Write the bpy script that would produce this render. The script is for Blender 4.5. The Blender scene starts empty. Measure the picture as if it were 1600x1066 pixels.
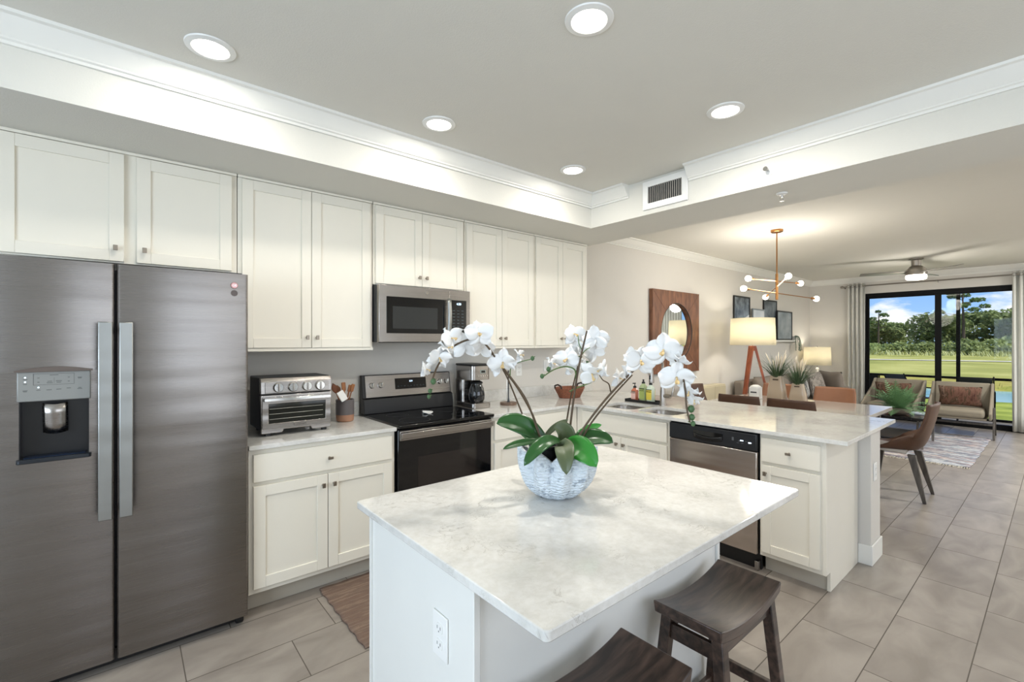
import bpy, bmesh, math, random
from mathutils import Vector, Matrix, Euler
random.seed(7)
R = math.radians
scn = bpy.context.scene
COL = scn.collection

# ------------------------------------------------------------------ camera, world, lights, exposure
CZ = 1.47                       # camera height
cam_d = bpy.data.cameras.new('camera'); cam = bpy.data.objects.new('camera', cam_d); COL.objects.link(cam)
cam_d.sensor_width = 36; cam_d.lens = 720 / 1600 * 36; cam_d.clip_start = .02; cam_d.clip_end = 600
cam.location = (0, 0, CZ); cam.rotation_euler = (R(90), 0, R(-40)); scn.camera = cam
scn.view_settings.view_transform = 'Standard'; scn.view_settings.look = 'None'
scn.view_settings.gamma = 1; scn.view_settings.use_curve_mapping = False
scn.view_settings.exposure = 0.16

CEIL = 2.71; WY = 3.39; WX = 11.0; XL = -2.6; YR = -2.3
DOWN = [(.276, 2.31), (1.37, 1.17), (1.37, 2.28), (2.47, 1.16), (2.48, 2.27)]
P_DOWN = 12.5

def lin(c):
    if isinstance(c, str):
        c = [int(c[i:i+2], 16) / 255 for i in (0, 2, 4)]
    return tuple(((v / 12.92) if v <= .04045 else ((v + .055) / 1.055) ** 2.4) for v in c) + (1,)

def make_world():
    w = bpy.data.worlds.new('sky'); scn.world = w; w.use_nodes = True
    nt = w.node_tree; N = nt.nodes; L = nt.links; N.clear()
    out = N.new('ShaderNodeOutputWorld'); bg = N.new('ShaderNodeBackground'); L.new(bg.outputs[0], out.inputs[0])
    tc = N.new('ShaderNodeTexCoord'); sep = N.new('ShaderNodeSeparateXYZ'); L.new(tc.outputs['Generated'], sep.inputs[0])
    rmp = N.new('ShaderNodeValToRGB'); L.new(sep.outputs['Z'], rmp.inputs[0])
    e = rmp.color_ramp.elements
    e[0].position = 0.0; e[0].color = (.44, .68, .98, 1); e[1].position = .30; e[1].color = (.13, .30, .78, 1)
    x = rmp.color_ramp.elements.new(.11); x.color = (.22, .45, .92, 1)
    mp = N.new('ShaderNodeMapping'); mp.inputs['Scale'].default_value = (1, 1, 2.6); mp.inputs['Location'].default_value = (0.35, .3, .1); L.new(tc.outputs['Generated'], mp.inputs[0])
    nz = N.new('ShaderNodeTexNoise'); nz.inputs['Scale'].default_value = 7.5; nz.inputs['Detail'].default_value = 8; nz.inputs['Roughness'].default_value = .55
    L.new(mp.outputs[0], nz.inputs[0])
    cr = N.new('ShaderNodeValToRGB'); cr.color_ramp.elements[0].position = .50; cr.color_ramp.elements[1].position = .60
    L.new(nz.outputs[0], cr.inputs[0])
    mx = N.new('ShaderNodeMixRGB'); L.new(cr.outputs[0], mx.inputs[0]); L.new(rmp.outputs[0], mx.inputs[1]); mx.inputs[2].default_value = (1.0, 1.0, 1.02, 1)
    L.new(mx.outputs[0], bg.inputs[0]); bg.inputs[1].default_value = 1.0
make_world()

def lamp(name, typ, loc, energy, color=(1, 1, 1), rot=(0, 0, 0), **kw):
    d = bpy.data.lights.new(name, typ); d.energy = energy; d.color = color
    for k, v in kw.items(): setattr(d, k, v)
    o = bpy.data.objects.new(name, d); o.location = loc; o.rotation_euler = rot; COL.objects.link(o); return o
lamp('sun', 'SUN', (0, -10, 20), 4.2, (1, .95, .84), (R(38), 0, R(12)), angle=R(.6))
# daylight through the glass wall behind the photographer (breakfast window)
lamp('breakfast_window_daylight', 'AREA', (XL - .12, .35, 1.45), 110, (.74, .87, 1), (0, R(-90), 0), shape='RECTANGLE', size=1.8, size_y=2.6)
lamp('side_fill_added', 'AREA', (1.6, YR - .12, 1.55), 36, (.93, .97, 1), (R(90), 0, 0), shape='RECTANGLE', size=3.4, size_y=1.6)  # soft fill lamp added for diffuse light, no known window on this side
for (x, y) in DOWN:
    lamp('downlight_or_fill', 'AREA', (x, y, CEIL - .012), P_DOWN * (.42 if y > 2 else 1), (1, .95, .87), (0, 0, 0), shape='DISK', size=.11)
# unseen fill lamps added to brighten the dining and living area
for (x, y) in ((6.6, -1.2), (9.4, -1.0)):
    lamp('downlight_or_fill', 'AREA', (x, y, CEIL - .012), P_DOWN * 6.2, (.98, 1, .99), (0, 0, 0), shape='DISK', size=.12)

# ------------------------------------------------------------------ materials
MATS = {}
def nodes(m):
    nt = m.node_tree; return nt, nt.nodes, nt.links, nt.nodes['Principled BSDF']
def mat(name, col, rough=.5, metal=0., spec=.5, bump=0, bscale=200, var=0, vscale=8, stretch=None, coat=0, trans=0, emit=None, estr=0, alpha=1, sss=0):
    if name in MATS: return MATS[name]
    m = bpy.data.materials.new(name); m.use_nodes = True; nt, N, L, B = nodes(m)
    c = lin(col); B.inputs['Base Color'].default_value = c; B.inputs['Roughness'].default_value = rough
    B.inputs['Metallic'].default_value = metal; B.inputs['Specular IOR Level'].default_value = spec
    B.inputs['Coat Weight'].default_value = coat; B.inputs['Transmission Weight'].default_value = trans
    B.inputs['Alpha'].default_value = alpha
    if sss: B.inputs['Subsurface Weight'].default_value = sss; B.inputs['Subsurface Radius'].default_value = (.02, .02, .02)
    if emit is not None: B.inputs['Emission Color'].default_value = lin(emit); B.inputs['Emission Strength'].default_value = estr
    tc = N.new('ShaderNodeTexCoord'); mp = N.new('ShaderNodeMapping'); L.new(tc.outputs['Object'], mp.inputs[0])
    if stretch: mp.inputs['Scale'].default_value = stretch
    nz = N.new('ShaderNodeTexNoise'); nz.inputs['Scale'].default_value = vscale; nz.inputs['Detail'].default_value = 5
    L.new(mp.outputs[0], nz.inputs[0])
    v = var if var else .015
    mx = N.new('ShaderNodeMixRGB'); mx.inputs[1].default_value = tuple(x * (1 - v) for x in c[:3]) + (1,)
    mx.inputs[2].default_value = tuple(min(1, x * (1 + v)) for x in c[:3]) + (1,)
    L.new(nz.outputs[0], mx.inputs[0]); L.new(mx.outputs[0], B.inputs['Base Color'])
    if bump:
        n2 = N.new('ShaderNodeTexNoise'); n2.inputs['Scale'].default_value = bscale; n2.inputs['Detail'].default_value = 3; L.new(mp.outputs[0], n2.inputs[0])
        b = N.new('ShaderNodeBump'); b.inputs['Strength'].default_value = bump; b.inputs['Distance'].default_value = .01
        L.new(n2.outputs[0], b.inputs['Height']); L.new(b.outputs[0], B.inputs['Normal'])
    MATS[name] = m; return m

def steel(name, col, rough=.3, axis='x', aniso=.0, amt=.12):
    m = bpy.data.materials.new(name); m.use_nodes = True; nt, N, L, B = nodes(m)
    B.inputs['Metallic'].default_value = 1; c = lin(col)
    tc = N.new('ShaderNodeTexCoord'); mp = N.new('ShaderNodeMapping'); L.new(tc.outputs['Object'], mp.inputs[0])
    mp.inputs['Scale'].default_value = {'x': (1, 60, 260), 'z': (260, 60, 1), 'y': (60, 1, 260)}[axis]
    nz = N.new('ShaderNodeTexNoise'); nz.inputs['Scale'].default_value = 3; nz.inputs['Detail'].default_value = 4; L.new(mp.outputs[0], nz.inputs[0])
    mx = N.new('ShaderNodeMixRGB'); mx.inputs[1].default_value = tuple(x * (1 - amt) for x in c[:3]) + (1,); mx.inputs[2].default_value = tuple(x * (1 + amt) for x in c[:3]) + (1,)
    L.new(nz.outputs[0], mx.inputs[0]); L.new(mx.outputs[0], B.inputs['Base Color'])
    mr = N.new('ShaderNodeMapRange'); mr.inputs[3].default_value = rough * .8; mr.inputs[4].default_value = rough * 1.25
    L.new(nz.outputs[0], mr.inputs[0]); L.new(mr.outputs[0], B.inputs['Roughness'])
    # slight large scale waviness of the sheet
    mp2 = N.new('ShaderNodeMapping'); mp2.inputs['Scale'].default_value = (.35, .35, 5.0); L.new(tc.outputs['Object'], mp2.inputs[0])
    n3 = N.new('ShaderNodeTexNoise'); n3.inputs['Scale'].default_value = 2.2; n3.inputs['Detail'].default_value = 1; L.new(mp2.outputs[0], n3.inputs[0])
    b = N.new('ShaderNodeBump'); b.inputs['Strength'].default_value = .24; b.inputs['Distance'].default_value = .02
    L.new(n3.outputs[0], b.inputs['Height']); L.new(b.outputs[0], B.inputs['Normal'])
    return m

def wood(name, c1, c2, rough=.45, stretch=(1, 12, 12), scale=3.0, coat=0):
    m = bpy.data.materials.new(name); m.use_nodes = True; nt, N, L, B = nodes(m)
    B.inputs['Roughness'].default_value = rough; B.inputs['Coat Weight'].default_value = coat
    tc = N.new('ShaderNodeTexCoord'); mp = N.new('ShaderNodeMapping'); mp.inputs['Scale'].default_value = stretch; L.new(tc.outputs['Object'], mp.inputs[0])
    nz = N.new('ShaderNodeTexNoise'); nz.inputs['Scale'].default_value = scale; nz.inputs['Detail'].default_value = 8; nz.inputs['Distortion'].default_value = .6; L.new(mp.outputs[0], nz.inputs[0])
    cr = N.new('ShaderNodeValToRGB'); cr.color_ramp.elements[0].position = .35; cr.color_ramp.elements[1].position = .68
    cr.color_ramp.elements[0].color = lin(c1); cr.color_ramp.elements[1].color = lin(c2); L.new(nz.outputs[0], cr.inputs[0]); L.new(cr.outputs[0], B.inputs['Base Color'])
    b = N.new('ShaderNodeBump'); b.inputs['Strength'].default_value = .12; b.inputs['Distance'].default_value = .004; L.new(nz.outputs[0], b.inputs['Height']); L.new(b.outputs[0], B.inputs['Normal'])
    return m

def quartz(name):
    m = bpy.data.materials.new(name); m.use_nodes = True; nt, N, L, B = nodes(m)
    B.inputs['Roughness'].default_value = .09; B.inputs['Specular IOR Level'].default_value = .55
    tc = N.new('ShaderNodeTexCoord')
    def noise(s, d, dist, r=.55):
        n = N.new('ShaderNodeTexNoise'); n.inputs['Scale'].default_value = s; n.inputs['Detail'].default_value = d; n.inputs['Distortion'].default_value = dist
        n.inputs['Roughness'].default_value = r; L.new(tc.outputs['Object'], n.inputs[0]); return n
    def ramp(src, stops):
        c = N.new('ShaderNodeValToRGB'); L.new(src.outputs[0], c.inputs[0]); e = c.color_ramp.elements
        e[0].position, e[0].color = stops[0]; e[1].position, e[1].color = stops[-1]
        for p, q in stops[1:-1]:
            k = e.new(p); k.color = q
        return c
    W = (1, 1, 1, 1); K = (0, 0, 0, 1)
    base = ramp(noise(3.2, 6, .4), [(.36, lin('c9c8c4')), (.55, lin('dddcd8'))])
    fine = ramp(noise(38, 6, .3, .7), [(.4, lin('cfcabe')), (.6, W)])
    m1 = N.new('ShaderNodeMixRGB'); m1.blend_type = 'MULTIPLY'; m1.inputs[0].default_value = .22; L.new(base.outputs[0], m1.inputs[1]); L.new(fine.outputs[0], m1.inputs[2])
    vein = ramp(noise(7, 10, 1.6, .62), [(.485, K), (.5, W), (.515, K)])
    brk = ramp(noise(4.5, 4, .2), [(.5, K), (.62, W)])
    mm = N.new('ShaderNodeMath'); mm.operation = 'MULTIPLY'; L.new(vein.outputs[0], mm.inputs[0]); L.new(brk.outputs[0], mm.inputs[1])
    m3 = N.new('ShaderNodeMath'); m3.operation = 'MULTIPLY'; m3.inputs[1].default_value = .55; L.new(mm.outputs[0], m3.inputs[0])
    m2 = N.new('ShaderNodeMixRGB'); L.new(m3.outputs[0], m2.inputs[0]); L.new(m1.outputs[0], m2.inputs[1]); m2.inputs[2].default_value = lin('8a857c')
    L.new(m2.outputs[0], B.inputs['Base Color'])
    return m

def tilefloor():
    m = bpy.data.materials.new('porcelain_tile'); m.use_nodes = True; nt, N, L, B = nodes(m)
    tc = N.new('ShaderNodeTexCoord'); sp = N.new('ShaderNodeSeparateXYZ'); L.new(tc.outputs['Object'], sp.inputs[0])
    def M(op, a, b=None):
        n = N.new('ShaderNodeMath'); n.operation = op
        for i, v in enumerate((a, b)):
            if v is None: continue
            if isinstance(v, (int, float)): n.inputs[i].default_value = v
            else: L.new(v, n.inputs[i])
        return n.outputs[0]
    TW, TH = .635, .309
    v = M('DIVIDE', M('SUBTRACT', sp.outputs['Y'], .2615 - TH * 40), TH)
    row = M('FLOOR', v); fv = M('SUBTRACT', v, row)
    sh = M('MULTIPLY', M('SUBTRACT', row, 40), .2117)
    u = M('DIVIDE', M('SUBTRACT', M('ADD', sp.outputs['X'], TW * 100), M('ADD', sh, 3.165)), TW)
    colm = M('FLOOR', u); fu = M('SUBTRACT', u, colm)
    g = .0045
    def edge(f, w):
        a = M('LESS_THAN', f, w); b = M('GREATER_THAN', f, 1 - w); return M('MAXIMUM', a, b)
    gr = M('MAXIMUM', edge(fv, g / 2 / TH), edge(fu, g / 2 / TW))
    cb = N.new('ShaderNodeCombineXYZ'); L.new(row, cb.inputs[0]); L.new(colm, cb.inputs[1])
    wn = N.new('ShaderNodeTexWhiteNoise'); L.new(cb.outputs[0], wn.inputs[0])
    ad = N.new('ShaderNodeVectorMath'); ad.operation = 'MULTIPLY_ADD'; L.new(wn.outputs['Color'], ad.inputs[0]); ad.inputs[1].default_value = (9, 9, 9); L.new(tc.outputs['Object'], ad.inputs[2])
    mp = N.new('ShaderNodeMapping'); mp.inputs['Scale'].default_value = (1, 2.2, 1); L.new(ad.outputs[0], mp.inputs[0])
    nz = N.new('ShaderNodeTexNoise'); nz.inputs['Scale'].default_value = 3; nz.inputs['Detail'].default_value = 7; nz.inputs['Distortion'].default_value = .7; L.new(mp.outputs[0], nz.inputs[0])
    cr = N.new('ShaderNodeValToRGB'); e = cr.color_ramp.elements; e[0].position = .3; e[1].position = .72; e[0].color = lin('898077'); e[1].color = lin('a79e94'); L.new(nz.outputs[0], cr.inputs[0])
    tint = N.new('ShaderNodeMixRGB'); tint.blend_type = 'MULTIPLY'; tint.inputs[0].default_value = .12; L.new(cr.outputs[0], tint.inputs[1]); L.new(wn.outputs['Value'], tint.inputs[2])
    mx = N.new('ShaderNodeMixRGB'); L.new(gr, mx.inputs[0]); L.new(tint.outputs[0], mx.inputs[1]); mx.inputs[2].default_value = lin('5e564e'); L.new(mx.outputs[0], B.inputs['Base Color'])
    rr = N.new('ShaderNodeMapRange'); L.new(gr, rr.inputs[0]); rr.inputs[3].default_value = .34; rr.inputs[4].default_value = .9; L.new(rr.outputs[0], B.inputs['Roughness'])
    b = N.new('ShaderNodeBump'); b.inputs['Strength'].default_value = .5; b.inputs['Distance'].default_value = .002; b.invert = True; L.new(gr, b.inputs['Height']); L.new(b.outputs[0], B.inputs['Normal'])
    return m

wall_m = mat('wall_paint', 'd5d1ca', .85, bump=.08, bscale=260)
ceil_m = mat('ceiling_paint', 'd9d7cf', .9, bump=.14, bscale=160)
trim_m = mat('white_trim_paint', 'e6e5df', .45)
cab_m = mat('white_cabinet_paint', 'e5e0d3', .38)
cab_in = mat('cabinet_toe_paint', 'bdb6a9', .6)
island_m = mat('island_panel_paint', 'e2e2dd', .42)
counter_m = quartz('quartz'); floor_m = tilefloor()
knob_m = mat('dark_nickel', '968c80', .38, 1.0)
steel_m = steel('brushed_steel', 'a49f9a', .25, 'x', amt=.05); steel_y = steel('brushed_steel_side', 'c4bab2', .2, 'y', amt=.03)
fridge_m = steel('fridge_steel', '8a8581', .28, 'x', amt=.06)
handle_m = steel('handle_steel', 'a0a2a0', .36, 'z', amt=.05)
chrome_m = mat('polished_steel', 'd2d0cc', .14, 1.0)
nickel_m = mat('brushed_nickel', 'a59f98', .28, 1.0)
blackgl = mat('black_glass', '07080a', .05, 0, .6)
black_m = mat('black_plastic', '101113', .4)
blackmetal = mat('black_frame_metal', '060607', .6, 0, .2)
darkgrey = mat('dark_grey_plastic', '2b2d30', .5)
brass_m = mat('brushed_brass', 'a8794a', .3, 1.0)
whitepl = mat('white_plastic', 'e9e9e6', .35)
stoolw = wood('dark_stained_wood', '2b211c', '56443a', .33, (1, 10, 10), 4)
walnutw = wood('walnut_frame_wood', '5f3a26', '8a5a3d', .45, (6, 6, 1.2), 4)
cherryw = wood('cherry_leg_wood', '7a3d26', 'a75c3c', .4, (10, 10, 1), 3)
spoonw = wood('spoon_wood', '7a4a2b', 'a8703f', .5, (8, 8, 1), 8)
greyw = wood('grey_ash_wood', '3d3834', '5a544e', .5, (8, 8, 1), 4)
leather = mat('brown_leather', '513626', .5, var=.12, vscale=14, bump=.05, bscale=300)
tanleather = mat('tan_leather', '96684c', .5, var=.1, vscale=14, bump=.05, bscale=300)
padm = mat('cream_seat_pad', 'b9b4ae', .7, bump=.1, bscale=400)
sofa_m = mat('grey_sofa_fabric', '8a8076', .9, bump=.3, bscale=500)
armch_m = mat('taupe_fabric', '8d8474', .9, bump=.3, bscale=500)
curt_m = None
leaf_m = mat('orchid_leaf_green', '21501f', .28, var=.35, vscale=6)
leaf2_m = mat('orchid_leaf_drab', '4f5a3c', .4, var=.3, vscale=8)
leafb_m = mat('orchid_leaf_bright', '2f7f2c', .28, var=.25, vscale=8)
petal_m = mat('orchid_petal_white', 'e6e6e5', .55, sss=.15)
lip_m = mat('orchid_lip_yellow', 'dcc08c', .5, var=.3, vscale=60)
stem_m = mat('orchid_stem_brown', '4c3b26', .5, var=.3, vscale=20)
stemg_m = mat('orchid_stem_green', '4f6a35', .5, var=.2, vscale=20)
bud_m = mat('orchid_bud_green', '3f5e38', .5)
glass_m = mat('clear_glass', 'ffffff', .02, trans=1.0)

def emis(name, col, s):
    m = bpy.data.materials.new(name); m.use_nodes = True; nt, N, L, B = nodes(m)
    B.inputs['Base Color'].default_value = lin(col); B.inputs['Emission Color'].default_value = lin(col); B.inputs['Emission Strength'].default_value = s; return m
lens_m = emis('light_lens', 'fff6ea', 6.0); bulb_m = emis('frosted_bulb_lit', 'fff0dc', 9.0)
digit_m = emis('display_digits', 'cfe8ff', 2.0); led_m = emis('indicator_led', 'dff0ff', 1.5)
def shade_mat(name, col, t):
    m = bpy.data.materials.new(name); m.use_nodes = True; nt, N, L, B = nodes(m)
    out = N['Material Output']; B.inputs['Base Color'].default_value = lin(col); B.inputs['Roughness'].default_value = .9
    tr = N.new('ShaderNodeBsdfTranslucent'); tr.inputs[0].default_value = lin(col); mx = N.new('ShaderNodeMixShader'); mx.inputs[0].default_value = t
    L.new(B.outputs[0], mx.inputs[1]); L.new(tr.outputs[0], mx.inputs[2]); L.new(mx.outputs[0], out.inputs[0]); return m
curt_m = shade_mat('white_curtain_linen', 'f0efe9', .35)
shade_m = shade_mat('cream_drum_fabric', 'f3eedd', .6)

# ------------------------------------------------------------------ mesh helpers
class MB:
    def __init__(s): s.bm = bmesh.new()
    def _v(s, p): return s.bm.verts.new(p)
    def box(s, x0, x1, y0, y1, z0, z1):
        x0, x1 = sorted((x0, x1)); y0, y1 = sorted((y0, y1)); z0, z1 = sorted((z0, z1))
        v = [s._v(p) for p in ((x0, y0, z0), (x1, y0, z0), (x1, y1, z0), (x0, y1, z0), (x0, y0, z1), (x1, y0, z1), (x1, y1, z1), (x0, y1, z1))]
        for f in ((3, 2, 1, 0), (4, 5, 6, 7), (0, 1, 5, 4), (1, 2, 6, 5), (2, 3, 7, 6), (3, 0, 4, 7)): s.bm.faces.new([v[i] for i in f])
        return s
    def hexa(s, bot, top):      # two quads, ccw from above
        b = [s._v(p) for p in bot]; t = [s._v(p) for p in top]
        s.bm.faces.new(b[::-1]); s.bm.faces.new(t)
        for i in range(4): s.bm.faces.new((b[i], b[(i+1) % 4], t[(i+1) % 4], t[i]))
        return s
    def rings(s, rs, cap0=True, cap1=True, closed=False):
        R_ = [[s._v(p) for p in r] for r in rs]; n = len(R_[0])
        for a, b in zip(R_, R_[1:]):
            for i in range(n): s.bm.faces.new((a[i], a[(i+1) % n], b[(i+1) % n], b[i]))
        if closed:
            a, b = R_[-1], R_[0]
            for i in range(n): s.bm.faces.new((a[i], a[(i+1) % n], b[(i+1) % n], b[i]))
        else:
            if cap0: s.bm.faces.new(R_[0][::-1])
            if cap1: s.bm.faces.new(R_[-1])
        return s
    def tube(s, pts, r, seg=8, cap=True):
        pts = [Vector(p) for p in pts]; rs = []; n = len(pts)
        up = None
        for i, p in enumerate(pts):
            d = (pts[min(i+1, n-1)] - pts[max(i-1, 0)]).normalized()
            if up is None:
                a = Vector((0, 0, 1)) if abs(d.z) < .9 else Vector((1, 0, 0)); up = d.cross(a).normalized()
            up = (up - d * up.dot(d)).normalized(); q = d.cross(up)
            rr = r[i] if isinstance(r, (list, tuple)) else r
            rs.append([p + (up * math.cos(k * 2 * math.pi / seg) + q * math.sin(k * 2 * math.pi / seg)) * rr for k in range(seg)])
        return s.rings(rs, cap, cap)
    def cyl(s, p0, p1, r0, r1=None, seg=20): return s.tube([p0, p1], [r0, r0 if r1 is None else r1], seg)
    def lathe(s, prof, c=(0, 0, 0), seg=32, f=None, axis='z'):
        rs = []
        for j, (r, z) in enumerate(prof):
            ring = []
            for k in range(seg):
                a = k * 2 * math.pi / seg; rr, zz = (r, z) if f is None else f(r, z, a, j)
                x, y = rr * math.cos(a), rr * math.sin(a)
                p = {'z': (x, y, zz), 'y': (x, zz, y), 'x': (zz, x, y)}[axis]
                ring.append((p[0] + c[0], p[1] + c[1], p[2] + c[2]))
            rs.append(ring)
        return s.rings(rs, prof[0][0] > 1e-6, prof[-1][0] > 1e-6) if min(prof[0][0], prof[-1][0]) > 1e-6 else s.rings(rs, True, True)
    def grid(s, f, nu, nv):
        V = [[s._v(f(i / nu, j / nv)) for j in range(nv + 1)] for i in range(nu + 1)]
        for i in range(nu):
            for j in range(nv): s.bm.faces.new((V[i][j], V[i+1][j], V[i+1][j+1], V[i][j+1]))
        return s
    def prism(s, outer, z0, z1, holes=(), plane='xy'):
        # polygon with holes extruded; plane 'xy' (z up), 'xz' (along y) or 'yz' (along x)
        def mk(p, h): return {'xy': (p[0], p[1], h), 'xz': (p[0], h, p[1]), 'yz': (h, p[0], p[1])}[plane]
        for h, flip in ((z0, True), (z1, False)):
            es = []
            for lp in [outer] + list(holes):
                vs = [s._v(mk(p, h)) for p in lp]
                es += [s.bm.edges.new((vs[i], vs[(i+1) % len(vs)])) for i in range(len(vs))]
            bmesh.ops.triangle_fill(s.bm, use_beauty=True, use_dissolve=True, edges=es)
        for lp in [outer] + list(holes):
            n = len(lp)
            for i in range(n):
                a, b = lp[i], lp[(i+1) % n]
                s.bm.faces.new([s._v(q) for q in (mk(a, z0), mk(b, z0), mk(b, z1), mk(a, z1))])
        bmesh.ops.remove_doubles(s.bm, verts=s.bm.verts, dist=1e-6)
        return s
    def quad(s, *ps): s.bm.faces.new([s._v(p) for p in ps]); return s
    def xf(s, M): bmesh.ops.transform(s.bm, matrix=M, verts=s.bm.verts); return s

ROOT = {}
def _setp(o, label, cat, group, kind):
    if label: o['label'] = label
    if cat: o['category'] = cat
    if group: o['group'] = group
    if kind: o['kind'] = kind
def thing(name, label, cat, loc=(0, 0, 0), group=None, rz=0, kind=None):
    o = bpy.data.objects.new(name, None); COL.objects.link(o); o.location = loc; o.rotation_euler = (0, 0, rz); o.empty_display_size = .05
    _setp(o, label, cat, group, kind); ROOT[o.name] = Vector(loc); return o
def obj(name, mb, m, parent=None, world=True, bev=0, smooth=None, label=None, solid=0, sub=0, seg=2, ang=35, origin=None, soff=0):
    bm = mb.bm
    if len(bm.faces): bmesh.ops.recalc_face_normals(bm, faces=bm.faces)
    off = Vector((0, 0, 0))
    if parent is not None:
        if world: off = ROOT[parent.name]
    elif origin is not None: off = Vector(origin)
    elif world == 'base':
        xs = [v.co for v in bm.verts]; off = Vector((sum(v.x for v in xs) / len(xs), sum(v.y for v in xs) / len(xs), min(v.z for v in xs)))
    if off.length: bmesh.ops.translate(bm, verts=bm.verts, vec=-off)
    me = bpy.data.meshes.new(name); bm.to_mesh(me); bm.free()
    o = bpy.data.objects.new(name, me); COL.objects.link(o)
    ms = m if isinstance(m, (list, tuple)) else [m]
    for q in ms: me.materials.append(q)
    if parent is not None:
        o.parent = parent; ROOT[o.name] = ROOT[parent.name] if world else Vector((0, 0, 0))
    else: o.location = off; ROOT[o.name] = off
    if smooth:
        for p in me.polygons: p.use_smooth = True
        if smooth != 'all': me.set_sharp_from_angle(angle=R(ang))
    if solid: q = o.modifiers.new('solid', 'SOLIDIFY'); q.thickness = solid; q.offset = soff
    if bev:
        q = o.modifiers.new('bevel', 'BEVEL'); q.width = bev; q.segments = seg; q.limit_method = 'ANGLE'; q.angle_limit = R(35)
        for p in me.polygons: p.use_smooth = True
        me.set_sharp_from_angle(angle=R(ang)) if not smooth else None
    if sub: q = o.modifiers.new('sub', 'SUBSURF'); q.levels = q.render_levels = sub
    if label: o['label'] = label
    return o
def solo(name, mb, m, label, cat, group=None, kind=None, **kw):
    kw.setdefault('world', 'base'); o = obj(name, mb, m, **kw); _setp(o, label, cat, group, kind); return o
def struct(name, mb, m, **kw):
    o = obj(name, mb, m, **kw); o['kind'] = 'structure'; return o
def dup(root, loc, rz=0, label=None, sc=None):
    def cp(o, par):
        c = o.copy(); COL.objects.link(c)
        if par is not None: c.parent = par
        for ch in [x for x in KIDS.get(o.name, [])]: cp(ch, c)
        return c
    KIDS = {}
    for x in bpy.data.objects:
        if x.parent is not None: KIDS.setdefault(x.parent.name, []).append(x)
    r = cp(root, None); r.location = loc; r.rotation_euler = (0, 0, rz)
    if sc: r.scale = sc if isinstance(sc, tuple) else (sc,) * 3
    if label: r['label'] = label
    return r
def text(name, s, size, loc, rot, m, parent, depth=.0006, align='CENTER'):
    cu = bpy.data.curves.new(name, 'FONT'); cu.body = s; cu.size = size; cu.extrude = depth; cu.align_x = align; cu.align_y = 'CENTER'
    t = bpy.data.objects.new(name + '_tmp', cu); COL.objects.link(t); bpy.context.view_layer.update()
    me = bpy.data.meshes.new_from_object(t.evaluated_get(bpy.context.evaluated_depsgraph_get()))
    bpy.data.objects.remove(t); o = bpy.data.objects.new(name, me); COL.objects.link(o); me.materials.clear(); me.materials.append(m)
    o.parent = parent; o.location = Vector(loc) - ROOT[parent.name]; o.rotation_euler = rot; return o
FACE_Y = (R(90), 0, 0)             # lettering that faces -Y
FACE_X = (R(90), 0, R(-90))        # lettering that faces -X
def at(px, py, t):                 # world point seen at that pixel, t metres in front of the lens
    c, s = math.cos(R(50)), math.sin(R(50)); u = (px - 800) / 720; v = (533 - py) / 720
    return Vector((t * (c + u * s), t * (s - u * c), CZ + t * v))

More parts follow.
